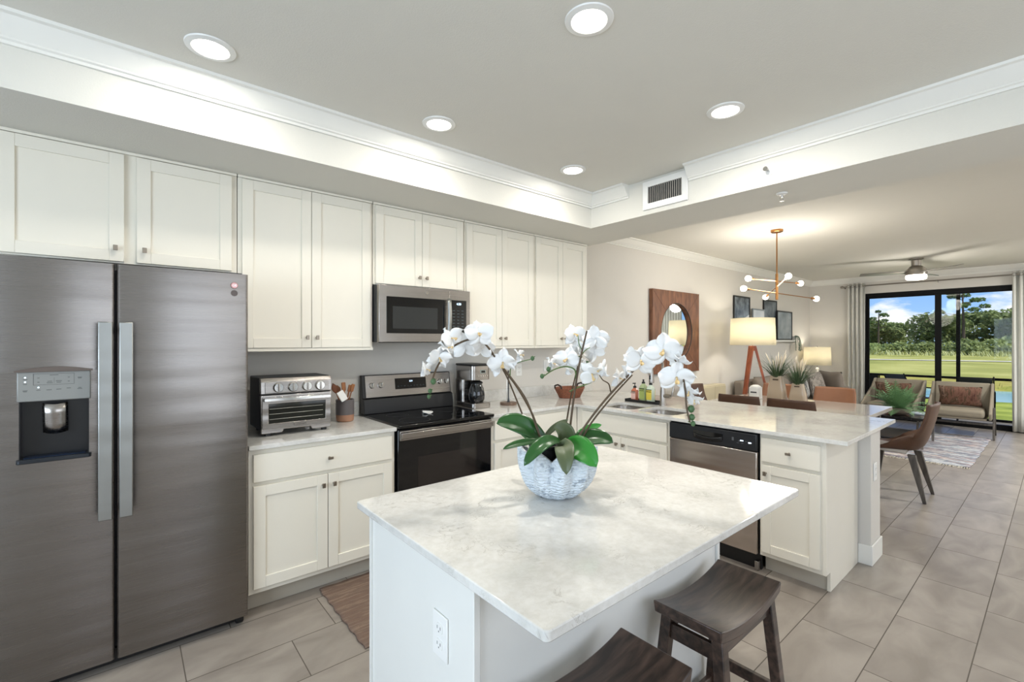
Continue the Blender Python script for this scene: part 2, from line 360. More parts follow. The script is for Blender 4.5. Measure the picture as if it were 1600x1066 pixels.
# ------------------------------------------------------------------ the shell
def shell():
    struct('floor', MB().box(XL - .1, WX + .12, YR - .1, WY + .1, -.05, 0), floor_m, origin=(0, 0, 0))
    struct('ceiling', MB().box(XL - .1, WX + .1, YR - .1, WY + .1, CEIL, CEIL + .06), ceil_m)
    struct('wall_back', MB().box(XL - .1, WX + .1, WY, WY + .1, 0, CEIL), wall_m)
    # glass wall end: opening Y .42..2.50, z 0..2.37
    OY0, OY1, OZ = .30, 2.47, 2.385
    struct('wall_window', MB().prism([(YR - .1, 0), (OY0, 0), (OY0, OZ), (OY1, OZ), (OY1, 0), (WY, 0), (WY, CEIL), (YR - .1, CEIL)], WX, WX + .1, plane='yz'), wall_m)
    # wall behind the photographer with its window, and the right side wall with an opening added for the fill lamp
    struct('wall_behind', MB().prism([(YR, 0), (WY, 0), (WY, CEIL), (YR, CEIL)], XL - .1, XL, holes=[[(-.95, .55), (1.65, .55), (1.65, 2.35), (-.95, 2.35)]], plane='yz'), wall_m)
    struct('wall_right', MB().prism([(XL, 0), (WX, 0), (WX, CEIL), (XL, CEIL)], YR - .1, YR, holes=[[(-.1, .75), (3.3, .75), (3.3, 2.35), (-.1, 2.35)]], plane='xz'), wall_m)
    struct('ceiling_soffit', MB().prism([(XL, WY), (XL, 2.60), (3.07, 2.60), (3.07, YR), (3.62, YR), (3.62, WY)], 2.44, CEIL), ceil_m)
    prof = [(0, 0), (.012, 0), (.014, .012), (.024, .016), (.024, .024), (.040, .040), (.064, .080), (.070, .088), (.086, .092), (.090, .104), (0, .104)]
    def crown(name, pts, n):     # profile in (out, up) carried along a straight run
        (a, b, out, zc) = pts; mb = MB(); a = Vector(a); b = Vector(b); out = Vector(out)
        rs = [[p + out * o_ + Vector((0, 0, zc - .104 + u_)) for (o_, u_) in prof] for p in (a, b)]
        mb.rings(rs); struct(name, mb, trim_m, smooth=True, ang=25)
    crown('trim_1', ((XL, 2.60, 0), (3.07, 2.60, 0), (0, -1, 0), CEIL), 0)
    crown('trim_2', ((3.07, 2.60, 0), (3.07, 2.21, 0), (-1, 0, 0), CEIL), 0)
    crown('trim_3', ((3.07, 1.70, 0), (3.07, YR, 0), (-1, 0, 0), CEIL), 0)
    crown('trim_4', ((3.62, WY, 0), (WX, WY, 0), (0, -1, 0), CEIL), 0)
    crown('trim_5', ((WX, WY, 0), (WX, YR, 0), (-1, 0, 0), CEIL), 0)
    # half wall behind the peninsula cabinets with its baseboard
    struct('wall_peninsula', MB().box(3.735, 3.975, .80, WY, 0, .888), wall_m, bev=.003)
    struct('baseboard_peninsula', MB().prism([(3.722, .868), (3.725, .789), (3.986, .789), (3.986, WY), (3.975, WY), (3.975, .80), (3.735, .80), (3.735, .868)], 0, .13), trim_m, bev=.004)
    struct('baseboard_back', MB().box(3.99, WX, WY - .014, WY, 0, .13), trim_m)
    struct('baseboard_window', MB().box(WX - .014, WX, OY1 + .02, WY - .014, 0, .13), trim_m)
shell()

# ------------------------------------------------------------------ cabinets
def fbox(mb, ax, front, u0, u1, d0, d1, z0, z1):
    if ax == 'Y': mb.box(u0, u1, front - d1, front - d0, z0, z1)
    else: mb.box(front - d1, front - d0, u0, u1, z0, z1)
def door(par, ax, front, u0, u1, z0, z1, knob=None, kind='door', slab=False, st=.058):
    mb = MB(); g = .0015
    u0 += g; u1 -= g
    if slab: fbox(mb, ax, front, u0, u1, 0, .02, z0, z1)
    else:
        fbox(mb, ax, front, u0, u0 + st, 0, .02, z0, z1); fbox(mb, ax, front, u1 - st, u1, 0, .02, z0, z1)
        fbox(mb, ax, front, u0 + st, u1 - st, 0, .02, z0, z0 + st); fbox(mb, ax, front, u0 + st, u1 - st, 0, .02, z1 - st, z1)
        fbox(mb, ax, front, u0 + st - .004, u1 - st + .004, .001, .011, z0 + st - .004, z1 - st + .004)
    d = obj(kind, mb, cab_m, par, bev=.0016)
    if knob:
        ku, kz, wide = knob; kb = MB(); y = front - .02
        def P(u, dd, z): return (u, y - dd, z) if ax == 'Y' else (y - dd, u, z)
        kb.cyl(P(ku, 0, kz), P(ku, .016, kz), .007, .006, 12)
        w, h = (.016, .008) if wide else (.0095, .014)
        q0 = [P(ku + a * w * .8, .016, kz + b * h * .8) for a, b in ((-1, -1), (1, -1), (1, 1), (-1, 1))]; q1 = [P(ku + a * w, .028, kz + b * h) for a, b in ((-1, -1), (1, -1), (1, 1), (-1, 1))]
        kb.rings([q0, q1]); obj('knob', kb, knob_m, d, bev=.002)
    return d
def upper(u0, u1, z0, doors, label, knobs):
    c = thing('wall_cabinet', label, 'cabinet', ((u0 + u1) / 2, WY, z0), 'white upper cabinets along the back wall')
    b = MB().box(u0 + .001, u1 - .001, 3.08, WY - .002, z0, 2.425)
    obj('body', b, cab_m, c, bev=.0015)
    if z0 < 1.6: obj('light_rail', MB().box(u0 + .001, u1 - .001, 3.066, 3.08, z0 - .012, z0 + .006), cab_m, c)
    obj('top_moulding', MB().box(u0 + .001, u1 - .001, 3.068, 3.08, 2.424, 2.4395), cab_m, c, bev=.003)
    for (a, b_), k in zip(doors, knobs): door(c, 'Y', 3.08, a, b_, z0 + .008, 2.418, (k, z0 + .072, False))
upper(-.485, .497, 1.865, [(-.445, -.003), (.043, .470)], 'short white two-door cabinet above the steel fridge', [-.038, .076])
upper(.499, 1.316, 1.42, [(.519, .907), (.907, 1.296)], 'tall white two-door cabinet between the fridge cabinet and the microwave', [.877, .937])
upper(1.318, 2.078, 1.865, [(1.332, 1.696), (1.696, 2.062)], 'short white two-door cabinet directly above the microwave', [1.666, 1.726])
upper(2.080, 2.838, 1.42, [(2.094, 2.458), (2.458, 2.824)], 'tall white two-door cabinet directly right of the microwave', [2.43, 2.487])
upper(2.840, 3.566, 1.42, [(2.856, 3.202), (3.202, 3.549)], 'tall white two-door cabinet at the right end, next to the beam', [3.172, 3.232])

def base_body(par, ax, front, u0, u1, depth=.59, toe=.085):
    mb = MB(); fbox(mb, ax, front, u0, u1, -depth, 0, .115, .889)
    obj('body', mb, cab_m, par, bev=.0015)
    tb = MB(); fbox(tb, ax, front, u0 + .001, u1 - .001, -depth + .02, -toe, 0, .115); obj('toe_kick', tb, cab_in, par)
FY, FX = 2.775, 3.085
c = thing('base_cabinet', 'white base cabinet with wide drawer between the fridge and the range', 'cabinet', (.92, 3.1, 0), 'white base cabinets')
base_body(c, 'Y', FY, .50, 1.334)
door(c, 'Y', FY, .520, 1.312, .715, .862, (.916, .788, True), 'drawer', True)
door(c, 'Y', FY, .520, .908, .145, .693, (.878, .635, False)); door(c, 'Y', FY, .909, 1.312, .145, .693, (.940, .635, False))
c = thing('base_cabinet', 'white base cabinet right of the range, ending in the corner', 'cabinet', (2.6, 3.1, 0), 'white base cabinets')
base_body(c, 'Y', FY, 2.122, 3.084)
door(c, 'Y', FY, 2.142, 2.93, .715, .862, (2.536, .79, True), 'drawer', True)
door(c, 'Y', FY, 2.142, 2.534, .145, .693, (2.504, .635, False)); door(c, 'Y', FY, 2.536, 2.93, .145, .693, (2.566, .635, False))
c = thing('base_cabinet', 'white sink base cabinet left of the dishwasher on the peninsula', 'cabinet', (3.4, 2.25, 0), 'white base cabinets')
mb = MB().box(3.085, 3.72, 1.854, 2.772, .115, .64).box(3.085, 3.10, 1.854, 2.772, .64, .889).box(3.70, 3.72, 1.854, 2.772, .64, .889); obj('body', mb, cab_m, c)
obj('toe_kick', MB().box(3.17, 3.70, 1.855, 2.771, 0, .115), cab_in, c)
door(c, 'X', FX, 1.874, 2.70, .715, .862, None, 'false_drawer', True)
door(c, 'X', FX, 1.874, 2.286, .145, .693, (2.253, .635, False)); door(c, 'X', FX, 2.288, 2.70, .145, .693, (2.322, .635, False))
c = thing('base_cabinet', 'narrow white base cabinet at the open end of the peninsula', 'cabinet', (3.4, 1.04, 0), 'white base cabinets')
base_body(c, 'X', FX, .885, 1.228, .637)
obj('end_panel', MB().prism([(3.085, .115), (3.16, .115), (3.16, 0), (3.722, 0), (3.722, .889), (3.085, .889)], .867, .885, plane='xz'), cab_m, c, bev=.0012)
door(c, 'X', FX, .892, 1.216, .715, .862, (1.054, .79, True), 'drawer', True)
door(c, 'X', FX, .892, 1.216, .145, .693, (1.186, .645, False), st=.055)

# ------------------------------------------------------------------ counters
def rrect(x0, x1, y0, y1, r, n=6):
    P = []
    for cx, cy, a0 in ((x1 - r, y1 - r, 0), (x0 + r, y1 - r, 90), (x0 + r, y0 + r, 180), (x1 - r, y0 + r, 270)):
        for k in range(n + 1): a = R(a0 + 90 * k / n); P.append((cx + r * math.cos(a), cy + r * math.sin(a)))
    return P
CY = 2.745; T0, T1 = .890, .914
solo('countertop', MB().box(.498, 1.337, CY, WY - .001, T0, T1), counter_m, 'short quartz countertop between the fridge and the range', 'countertop', bev=.002)
B1 = rrect(3.125, 3.475, 2.235, 2.575, .07); B2 = rrect(3.125, 3.475, 1.855, 2.195, .07)
solo('countertop', MB().prism([(2.119, WY - .001), (2.119, CY), (3.045, CY), (3.045, .755), (4.185, .755), (4.185, WY - .001)], T0, T1, holes=[B1, B2]), counter_m,
     'long L-shaped quartz countertop with the sink, running out over the peninsula', 'countertop', bev=.002)
solo('backsplash', MB().box(.498, 1.337, WY - .02, WY - .0005, T1 + .0005, 1.018), counter_m, 'low quartz backsplash strip behind the toaster oven', 'backsplash', bev=.0015)
solo('backsplash', MB().box(2.119, 4.0, WY - .02, WY - .0005, T1 + .0005, 1.018), counter_m, 'low quartz backsplash strip behind the coffee maker and basket', 'backsplash', bev=.0015)
s = thing('sink', 'stainless steel double bowl sink set into the peninsula countertop', 'sink', (3.3, 2.2, .70))
for nm, (y0, y1) in (('bowl', (2.235, 2.575)), ('bowl', (1.855, 2.195))):
    mb = MB(); rs = []
    for (ins, z, r) in ((-.006, T0 - .001, .075), (0.0, T0 - .02, .07), (.01, .74, .07), (.05, .712, .06), (.12, .708, .03)):
        rs.append([(x, y, z) for x, y in rrect(3.125 + ins, 3.475 - ins, y0 + ins, y1 - ins, r)])
    mb.rings(rs, False, True); bo = obj(nm, mb, steel_m, s, smooth=True, ang=60)
    obj('drain', MB().lathe([(.0, .7125), (.03, .7125), (.042, .711), (.042, .709)], ((3.3), (y0 + y1) / 2, 0)), chrome_m, bo, smooth=True)

# faucet
f = thing('faucet', 'brushed nickel gooseneck pull-down faucet behind the sink', 'faucet', (3.55, 2.2, T1))
fx, fy = 3.545, 2.205
obj('base', MB().lathe([(.030, T1 + .0005), (.030, T1 + .008), (.024, T1 + .02), (.023, T1 + .12), (.019, T1 + .16), (.014, T1 + .24)], (fx, fy, 0)), nickel_m, f, smooth=True)
pts = [(fx, fy, T1 + .23)] + [(fx - .085 + .085 * math.cos(R(a)), fy, T1 + .335 + .085 * math.sin(R(a))) for a in range(0, 181, 15)]
obj('spout', MB().tube(pts, .012, 14), nickel_m, f, smooth=True)
hd = MB().tube([(fx - .17, fy, T1 + .335), (fx - .17, fy, T1 + .29), (fx - .17, fy, T1 + .22), (fx - .17, fy, T1 + .205)], [.013, .016, .023, .022], 16)
h = obj('spray_head', hd, nickel_m, f, smooth=True); obj('spray_button', MB().box(fx - .198, fx - .19, fy - .007, fy + .007, T1 + .235, T1 + .27), black_m, h, bev=.003)
hb = MB().cyl((fx, fy - .015, T1 + .085), (fx, fy - .075, T1 + .085), .019, .017)
hb.tube([(fx, fy - .065, T1 + .085), (fx, fy - .088, T1 + .095), (fx + .003, fy - .095, T1 + .13), (fx + .004, fy - .105, T1 + .175)], [.012, .010, .008, .006], 10)
obj('handle', hb, nickel_m, f, smooth=True)

# ------------------------------------------------------------------ island
isl = thing('kitchen_island', 'white panelled kitchen island under the marbled quartz slab', 'island', (1.26, 1.2, 0))
obj('body', MB().box(.662, 1.865, .925, 1.495, 0.0, .889), island_m, isl)
for x in (.642, 1.865): obj('end_panel', MB().box(x, x + .020, .908, 1.512, 0, .889), island_m, isl, bev=.002)
obj('corner_trim', MB().box(.636, .642, 1.496, 1.512, 0, .889), island_m, isl)
obj('back_panel', MB().box(.664, 1.863, .918, .925, .0, .889), island_m, isl)
solo('island_countertop', MB().prism(rrect(.614, 1.935, .63, 1.575, .014, 4), T0, T1), counter_m, 'large marbled white quartz slab on the kitchen island', 'countertop', bev=.003)
def outlet(ax, plane, uc, zc, label, parent_name='wall_outlet', switch=False, sgn=-1):
    o = thing(parent_name, label, 'outlet' if not switch else 'light switch', ((uc, plane, zc) if ax == 'Y' else (plane, uc, zc)))
    def bx(mb, u0, u1, d0, d1, z0, z1):
        if ax == 'Y': mb.box(u0, u1, plane + sgn * d0, plane + sgn * d1, z0, z1)
        else: mb.box(plane + sgn * d0, plane + sgn * d1, u0, u1, z0, z1)
        return mb
    obj('plate', bx(MB(), uc - .036, uc + .036, .0005, .006, zc - .058, zc + .058), whitepl, o, bev=.002)
    if switch: obj('rocker', bx(MB(), uc - .017, uc + .017, .006, .010, zc - .034, zc + .034), whitepl, o, bev=.0015)
    else:
        for dz in (-.021, .021):
            mb = MB(); pts = [(uc + .0165 * max(-.85, min(.85, math.cos(a))) / .85, zc + dz + .0145 * math.sin(a)) for a in [k * math.pi / 8 for k in range(16)]]
            mb.prism(pts, plane + sgn * .006, plane + sgn * .0085, plane='xz' if ax == 'Y' else 'yz'); so = obj('socket', mb, whitepl, o)
            sl = MB(); bx(sl, uc - .0085, uc - .0065, .0085, .0089, zc + dz - .002, zc + dz + .006); bx(sl, uc + .0065, uc + .0085, .0085, .0089, zc + dz - .002, zc + dz + .006); bx(sl, uc - .0015, uc + .0015, .0085, .0089, zc + dz - .0095, zc + dz - .006)
            obj('slots', sl, darkgrey, so)
outlet('X', .642, 1.056, .69, 'white duplex outlet on the end panel of the kitchen island')
outlet('Y', WY, 2.93, 1.19, 'white outlet on the wall between coffee maker and basket')
outlet('Y', WY, 3.30, 1.22, 'white switch plate on the wall above the wicker basket', 'wall_switch', True)
outlet('Y', .80, 3.83, .60, 'white outlet on the narrow end of the peninsula half wall')

# ------------------------------------------------------------------ fridge
def fridge():
    F = thing('refrigerator', 'large stainless steel side-by-side fridge with ice and water dispenser', 'refrigerator', (.04, 3.0, 0))
    x0, x1, xs, fy_ = -.43, .487, -.033, 2.70
    obj('case', MB().box(x0 + .006, x1 - .008, 2.775, WY - .03, .03, 1.795), mat('fridge_case_grey', '3c3d40', .5), F, bev=.004)
    obj('hinge_cover', MB().box(x1 - .10, x1 - .02, 2.735, 2.85, 1.795, 1.822), darkgrey, F, bev=.006)
    obj('base_grille', MB().box(x0 + .02, x1 - .02, 2.76, 2.80, .012, .075), black_m, F)
    def dr(a, b, hole=None):
        mb = MB(); P = []
        # gently bowed door front: rounded vertical edges
        n = 14; r = .014
        front = [(a, 2.770), (a, fy_ + r)] + [(a + r - r * math.cos(R(t)), fy_ + r - r * math.sin(R(t))) for t in (30, 60, 90)] + [(b - r + r * math.cos(R(t)), fy_ + r - r * math.sin(R(t))) for t in (90, 60, 30)] + [(b, fy_ + r), (b, 2.770)]
        if hole is None:
            mb.prism(front, .055, 1.812)
        else:
            hx0, hx1, hz0, hz1 = hole
            mb.prism(front, .055, hz0); mb.prism(front, hz1, 1.812)
            mb.prism([(a, 2.770), (a, fy_ + r)] + [(a + r - r * math.cos(R(t)), fy_ + r - r * math.sin(R(t))) for t in (30, 60, 90)] + [(hx0, fy_), (hx0, 2.770)], hz0, hz1)
            mb.prism([(hx1, 2.770), (hx1, fy_)] + [(b - r + r * math.cos(R(t)), fy_ + r - r * math.sin(R(t))) for t in (90, 60, 30)] + [(b, fy_ + r), (b, 2.770)], hz0, hz1)
            mb.box(hx0, hx1, 2.766, 2.770, hz0, hz1)
        return mb
    hx0, hx1, hz0, hz1 = -.329, -.120, .985, 1.345
    L = obj('door', dr(x0, xs - .004, (hx0, hx1, hz0, hz1)), fridge_m, F, smooth=True, ang=20, label='freezer door with dispenser')
    Rt = obj('door', dr(xs + .004, x1), fridge_m, F, smooth=True, ang=20)
    for par, hx in ((L, -.066), (Rt, .003)):
        mb = MB(); w = .0235
        mb.box(hx - w, hx + w, 2.628, 2.650, .70, 1.552); mb.box(hx - w + .006, hx + w - .006, 2.650, fy_ + .001, .715, .745); mb.box(hx - w + .006, hx + w - .006, 2.650, fy_ + .001, 1.507, 1.537)
        obj('handle', mb, handle_m, par, bev=.004, seg=3)
    D = obj('dispenser', MB().box(hx0 - .006, hx1 + .006, fy_ - .004, fy_ + .01, 1.222, 1.345), mat('dispenser_silver', '8e8f8c', .42, .4), F, bev=.004)
    obj('dispenser_hood', MB().prism([(hx0 - .012, 1.343)] + [(hx0 - .012 + (hx1 - hx0 + .024) * k / 12, 1.350 + .014 * math.sin(math.pi * k / 12)) for k in range(13)] + [(hx1 + .012, 1.343)], fy_ - .012, fy_ + .01, plane='xz'), mat('hood_taupe', '6a605a', .4, .6), F, smooth=True)
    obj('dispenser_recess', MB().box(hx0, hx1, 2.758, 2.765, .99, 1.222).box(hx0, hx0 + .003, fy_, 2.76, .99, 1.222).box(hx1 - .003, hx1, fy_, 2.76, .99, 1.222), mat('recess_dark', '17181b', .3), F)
    obj('chute_paddle', MB().grid(lambda u, v: (-.263 + .075 * u, 2.715 + .012 * math.sin(math.pi * u) * -1 + .02 * v, 1.212 - .125 * v - .006 * math.sin(math.pi * u)), 8, 3), steel_m, F, solid=.003, smooth=True)
    obj('drip_tray', MB().prism(rrect(hx0 - .008, hx1 + .008, fy_ - .018, 2.76, .012, 4), .972, .990), mat('tray_dark', '33373c', .3, .6), F, bev=.003)
    obj('drip_grid', MB().box(hx0 + .012, hx1 - .012, fy_ + .0, 2.75, .990, .993), mat('grid_blue_black', '10233c', .25, .3), F)
    z = fy_ - .0042; fr = mat('panel_print', '3f4142', .5); mb = MB()
    def ln(u0, u1, z0, z1): mb.box(u0, u1, z - .0004, z + .0002, z0, z1)
    ln(-.288, -.166, 1.334, 1.335); ln(-.288, -.166, 1.289, 1.290); ln(-.288, -.287, 1.289, 1.335); ln(-.167, -.166, 1.289, 1.335)
    for (u, q, w) in ((-.227, 1.329, .026), (-.240, 1.303, .014), (-.240, 1.297, .018), (-.213, 1.304, .018), (-.213, 1.298, .014), (-.273, 1.318, .006), (-.273, 1.301, .006), (-.183, 1.318, .006), (-.183, 1.301, .006),
                      (-.311, 1.313, .013), (-.311, 1.294, .011), (-.311, 1.268, .014), (-.311, 1.264, .011), (-.273, 1.268, .012), (-.242, 1.268, .016), (-.213, 1.269, .015), (-.183, 1.272, .013), (-.149, 1.316, .013), (-.149, 1.312, .011), (-.149, 1.272, .010), (-.149, 1.267, .015)):
        ln(u - w / 2, u + w / 2, q - .001, q + .001)
    ln(-.2272, -.2265, 1.294, 1.318)
    obj('panel_print', mb, fr, D)
    mb = MB()
    for u, q in ((-.311, 1.321), (-.311, 1.303), (-.273, 1.279)): mb.cyl((u, z - .001, q), (u, z + .001, q), .0028, seg=10)
    obj('indicator_lights', mb, led_m, D)
    bd = obj('badge', MB().lathe([(.0, 0), (.0145, 0), (.0165, .002), (.0165, .004)], (.424, fy_ - .004, 1.752), 28, axis='y'), mat('badge_rose', 'b58d88', .2, 1.0), Rt, smooth=True, label='round chrome badge')
    text('badge_monogram', 'GE', .016, (.424, fy_ - .0048, 1.752), FACE_Y, chrome_m, bd)
    obj('badge_shadow', MB().lathe([(.0, 0), (.0155, 0), (.0155, .0008)], (.424, fy_ - .0008, 1.713), 28, axis='y'), mat('badge_shadow_grey', '5d5552', .4, .8), Rt)  # dark disc that paints the badge's shadow onto the door
    for x in (x0 + .05, x1 - .05):
        for y in (2.82, 3.28): obj('roller', MB().cyl((x - .015, y, .0205), (x + .015, y, .0205), .02), black_m, F)
    obj('levelling_foot', MB().box(x1 - .05, x1 - .012, 2.745, 2.79, .002, .045), black_m, F, bev=.008)
fridge()

# ------------------------------------------------------------------ range
def rnge():
    G = thing('range', 'stainless steel electric range with black glass cooktop and oven door', 'range', (1.73, 3.05, 0))
    x0, x1 = 1.342, 2.112
    obj('body', MB().box(x0, x1, 2.79, 3.30, .09, .905).box(x0 + .02, x1 - .02, 2.84, 3.28, .0, .09), black_m, G, bev=.002)
    obj('cooktop', MB().prism(rrect(x0 - .003, x1 + .003, 2.715, 3.30, .018), .905, .926), blackgl, G, bev=.005, seg=3)
    for (x, y, r) in ((1.53, 2.87, .105), (1.93, 2.87, .085), (1.53, 3.13, .08), (1.93, 3.13, .105)):
        rr = r; mb = MB(); ri = [[(x + (rr + du) * math.cos(a), y + (rr + du) * math.sin(a), zz) for du, zz in ((-.0012, .9262), (.0012, .9262), (.0012, .9266), (-.0012, .9266))] for a in [k * math.pi / 24 for k in range(48)]]
        mb.rings(ri, closed=True); obj('burner_ring', mb, mat('burner_grey', '2e3134', .3), G, label='printed burner circle')
    dr_ = obj('oven_door', MB().box(x0 + .006, x1 - .006, 2.752, 2.79, .235, .895), blackgl, G, bev=.006)
    obj('oven_window', MB().box(x0 + .15, x1 - .15, 2.7505, 2.753, .36, .70), mat('oven_window_glass', '1a1514', .06, 0, .7), dr_)
    hm = MB().box(x0 + .014, x1 - .014, 2.735, 2.752, .822, .886); hm.box(x0 + .014, x1 - .014, 2.712, 2.728, .838, .876).box(x0 + .03, x0 + .05, 2.72, 2.74, .846, .868).box(x1 - .05, x1 - .03, 2.72, 2.74, .846, .868)
    obj('handle', hm, steel_m, dr_, bev=.004, seg=3)
    obj('drawer', MB().box(x0 + .006, x1 - .006, 2.757, 2.79, .095, .225), steel_m, G, bev=.004)
    bg = MB().prism([(3.285, .926), (3.375, .926), (3.375, 1.212), (3.345, 1.212), (3.318, 1.042), (3.298, 1.036), (3.285, .97)], x0, x1, plane='yz')
    obj('backguard', bg, black_m, G, bev=.004)
    # slanted steel control fascia
    A = Vector((0, 3.316, 1.046)); Bv = Vector((0, 3.342, 1.206)); n = Vector((0, -(Bv - A).z, (Bv - A).y)).normalized()
    def P(x, s_, d): q = A + (Bv - A) * s_ + n * d; return (x, q.y, q.z)
    mb = MB(); mb.hexa([P(x0 + .026, 0, 0), P(x1 - .012, 0, 0), P(x1 - .012, 0, .004), P(x0 + .026, 0, .004)][::-1], [P(x0 + .026, 1, 0), P(x1 - .012, 1, 0), P(x1 - .012, 1, .004), P(x0 + .026, 1, .004)][::-1])
    fa = obj('control_panel', mb, steel_m, G)
    mb = MB(); mb.hexa([P(1.605, .30, .004), P(1.875, .30, .004), P(1.875, .30, .006), P(1.605, .30, .006)], [P(1.605, .82, .004), P(1.875, .82, .004), P(1.875, .82, .006), P(1.605, .82, .006)])
    sc_ = obj('display', mb, blackgl, fa)
    tilt = math.atan2((Bv - A).y, (Bv - A).z)
    text('clock_digits', '8:31', .017, P(1.742, .66, .0068), (R(90) - tilt, 0, 0), digit_m, sc_)
    mb = MB()
    for k in range(9):
        x = 1.63 + k * .0275; q = P(x, .44, .0062); mb.box(x - .006, x + .006, q[1] - .0006, q[1], q[2] - .003, q[2] + .003)
    obj('touch_keys', mb, mat('key_print', '2e3538', .4), sc_)
    for x in (1.418, 1.489, 2.005, 2.068):
        mb = MB(); a = Vector(P(x, .55, .004)); b = Vector(P(x, .55, .022)); mb.cyl(a, b, .023, .020, 24)
        k = obj('knob', mb, chrome_m, fa, smooth=True)
        mb = MB(); c_ = Vector(P(x, .55, .027)); mb.box(c_.x - .0045, c_.x + .0045, c_.y - .010, c_.y + .004, c_.z - .019, c_.z + .019); obj('knob_grip', mb, chrome_m, k, bev=.002)
rnge()
sr = MB(); sr.grid(lambda u, v: (1.735 + .05 * (u - .5) * math.sin(math.pi * min(1, .25 + v)) * 1.6, 3.02 + .12 * v, .929 + .01 * abs(2 * u - 1) ** 2 + .003 * v), 8, 8)
solo('spoon_rest', sr, whitepl, 'white ceramic spoon rest on the black cooktop', 'spoon rest', solid=.003, smooth=True)

# ------------------------------------------------------------------ microwave
def micro():
    G = thing('microwave', 'stainless over-the-range microwave with black glass window', 'microwave', (1.7, 3.2, 1.45))
    x0, x1, z0, z1, fy_ = 1.322, 2.074, 1.462, 1.858, 2.985
    obj('case', MB().box(x0, x1, fy_ + .035, WY - .01, z0, z1), darkgrey, G, bev=.003)
    obj('vent_grille', MB().box(x0 + .05, x1 - .05, fy_ + .04, fy_ + .12, z0 - .004, z0), black_m, G)
    xd = 1.885
    D = obj('door', MB().box(x0, xd - .001, fy_, fy_ + .035, z0, z1), steel_m, G, bev=.003)
    obj('window', MB().box(x0 + .055, xd - .044, fy_ - .002, fy_ + .001, z0 + .062, z1 - .078), blackgl, D, bev=.001)
    obj('window_mesh', MB().box(x0 + .10, xd - .105, fy_ - .0026, fy_ - .002, z0 + .095, z1 - .145), mat('mesh_grey', '2f3131', .12), D)
    obj('handle', MB().grid(lambda u, v: (xd - .034 + .03 * u, fy_ - .028 - .010 * math.sin(math.pi * v), z0 + .058 + (z1 - z0 - .13) * v), 2, 10), handle_m, D, solid=.010, smooth=True)
    C = obj('control_panel', MB().box(xd, x1, fy_, fy_ + .035, z0, z1), steel_m, G, bev=.003)
    K = obj('keypad', MB().box(xd + .012, x1 - .036, fy_ - .002, fy_ + .001, z0 + .03, z1 - .076), blackgl, C)
    text('clock_digits', '4:20', .024, ((xd + x1 - .024) / 2, fy_ - .0028, z1 - .105), FACE_Y, digit_m, K)
    mb = MB()
    for r in range(9):
        for q in range(3): mb.box(xd + .028 + q * .04, xd + .048 + q * .04, fy_ - .0024, fy_ - .0018, z0 + .045 + r * .024, z0 + .051 + r * .024)
    obj('key_labels', mb, mat('key_print2', '3f4a4c', .4), K)
    b = obj('badge', MB().lathe([(.0, 0), (.012, 0), (.013, .002), (.013, .003)], (1.69, fy_ - .003, z1 - .036), 24, axis='y'), chrome_m, D, smooth=True)
    text('badge_monogram', 'GE', .012, (1.69, fy_ - .0036, z1 - .036), FACE_Y, knob_m, b)
micro()

# ------------------------------------------------------------------ dishwasher
def dw():
    G = thing('dishwasher', 'stainless steel dishwasher with black control strip in the peninsula', 'dishwasher', (3.35, 1.54, 0))
    y0, y1, fx_ = 1.232, 1.850, 3.055
    obj('tub', MB().box(3.09, 3.68, y0 + .006, y1 - .006, .11, .882), darkgrey, G)
    obj('door_panel', MB().box(fx_, 3.09, y0 + .004, y1 - .004, .118, .765), steel_y, G, bev=.006, seg=3)
    C = obj('control_panel', MB().box(fx_ - .002, 3.09, y0 + .004, y1 - .004, .768, .878), mat('dishwasher_black', '1b1d21', .35), G, bev=.006, seg=3)
    obj('pocket_handle', MB().grid(lambda u, v: (fx_ - .004 - .012 * v * math.sin(math.pi * u), 1.455 + .20 * u, .800 + .028 * v - .014 * math.sin(math.pi * u)), 12, 3), black_m, C, solid=.004, smooth=True)
    obj('handle_recess', MB().box(fx_ - .003, fx_ - .0015, 1.45, 1.66, .808, .848), blackgl, C)
    mb = MB()
    for (yy, zz, w, hh) in ((1.385, .818, .012, .022), (1.345, .818, .010, .005), (1.352, .806, .014, .003), (1.325, .807, .012, .003), (1.300, .822, .012, .003)): mb.box(fx_ - .0026, fx_ - .0018, yy - w / 2, yy + w / 2, zz, zz + hh)
    obj('button_marks', mb, mat('button_grey', '5b5f63', .4), C)
    mb = MB().box(fx_ - .0028, fx_ - .0018, 1.318, 1.338, .822, .829).box(fx_ - .0028, fx_ - .0018, 1.268, 1.287, .814, .822); obj('display', mb, led_m, C)
    obj('kick_plate', MB().box(3.13, 3.15, y0 + .006, y1 - .006, .0, .112), black_m, G)
    obj('side_foot', MB().box(3.095, 3.125, y0 + .010, y0 + .035, 0, .06), steel_m, G, bev=.003)
dw()

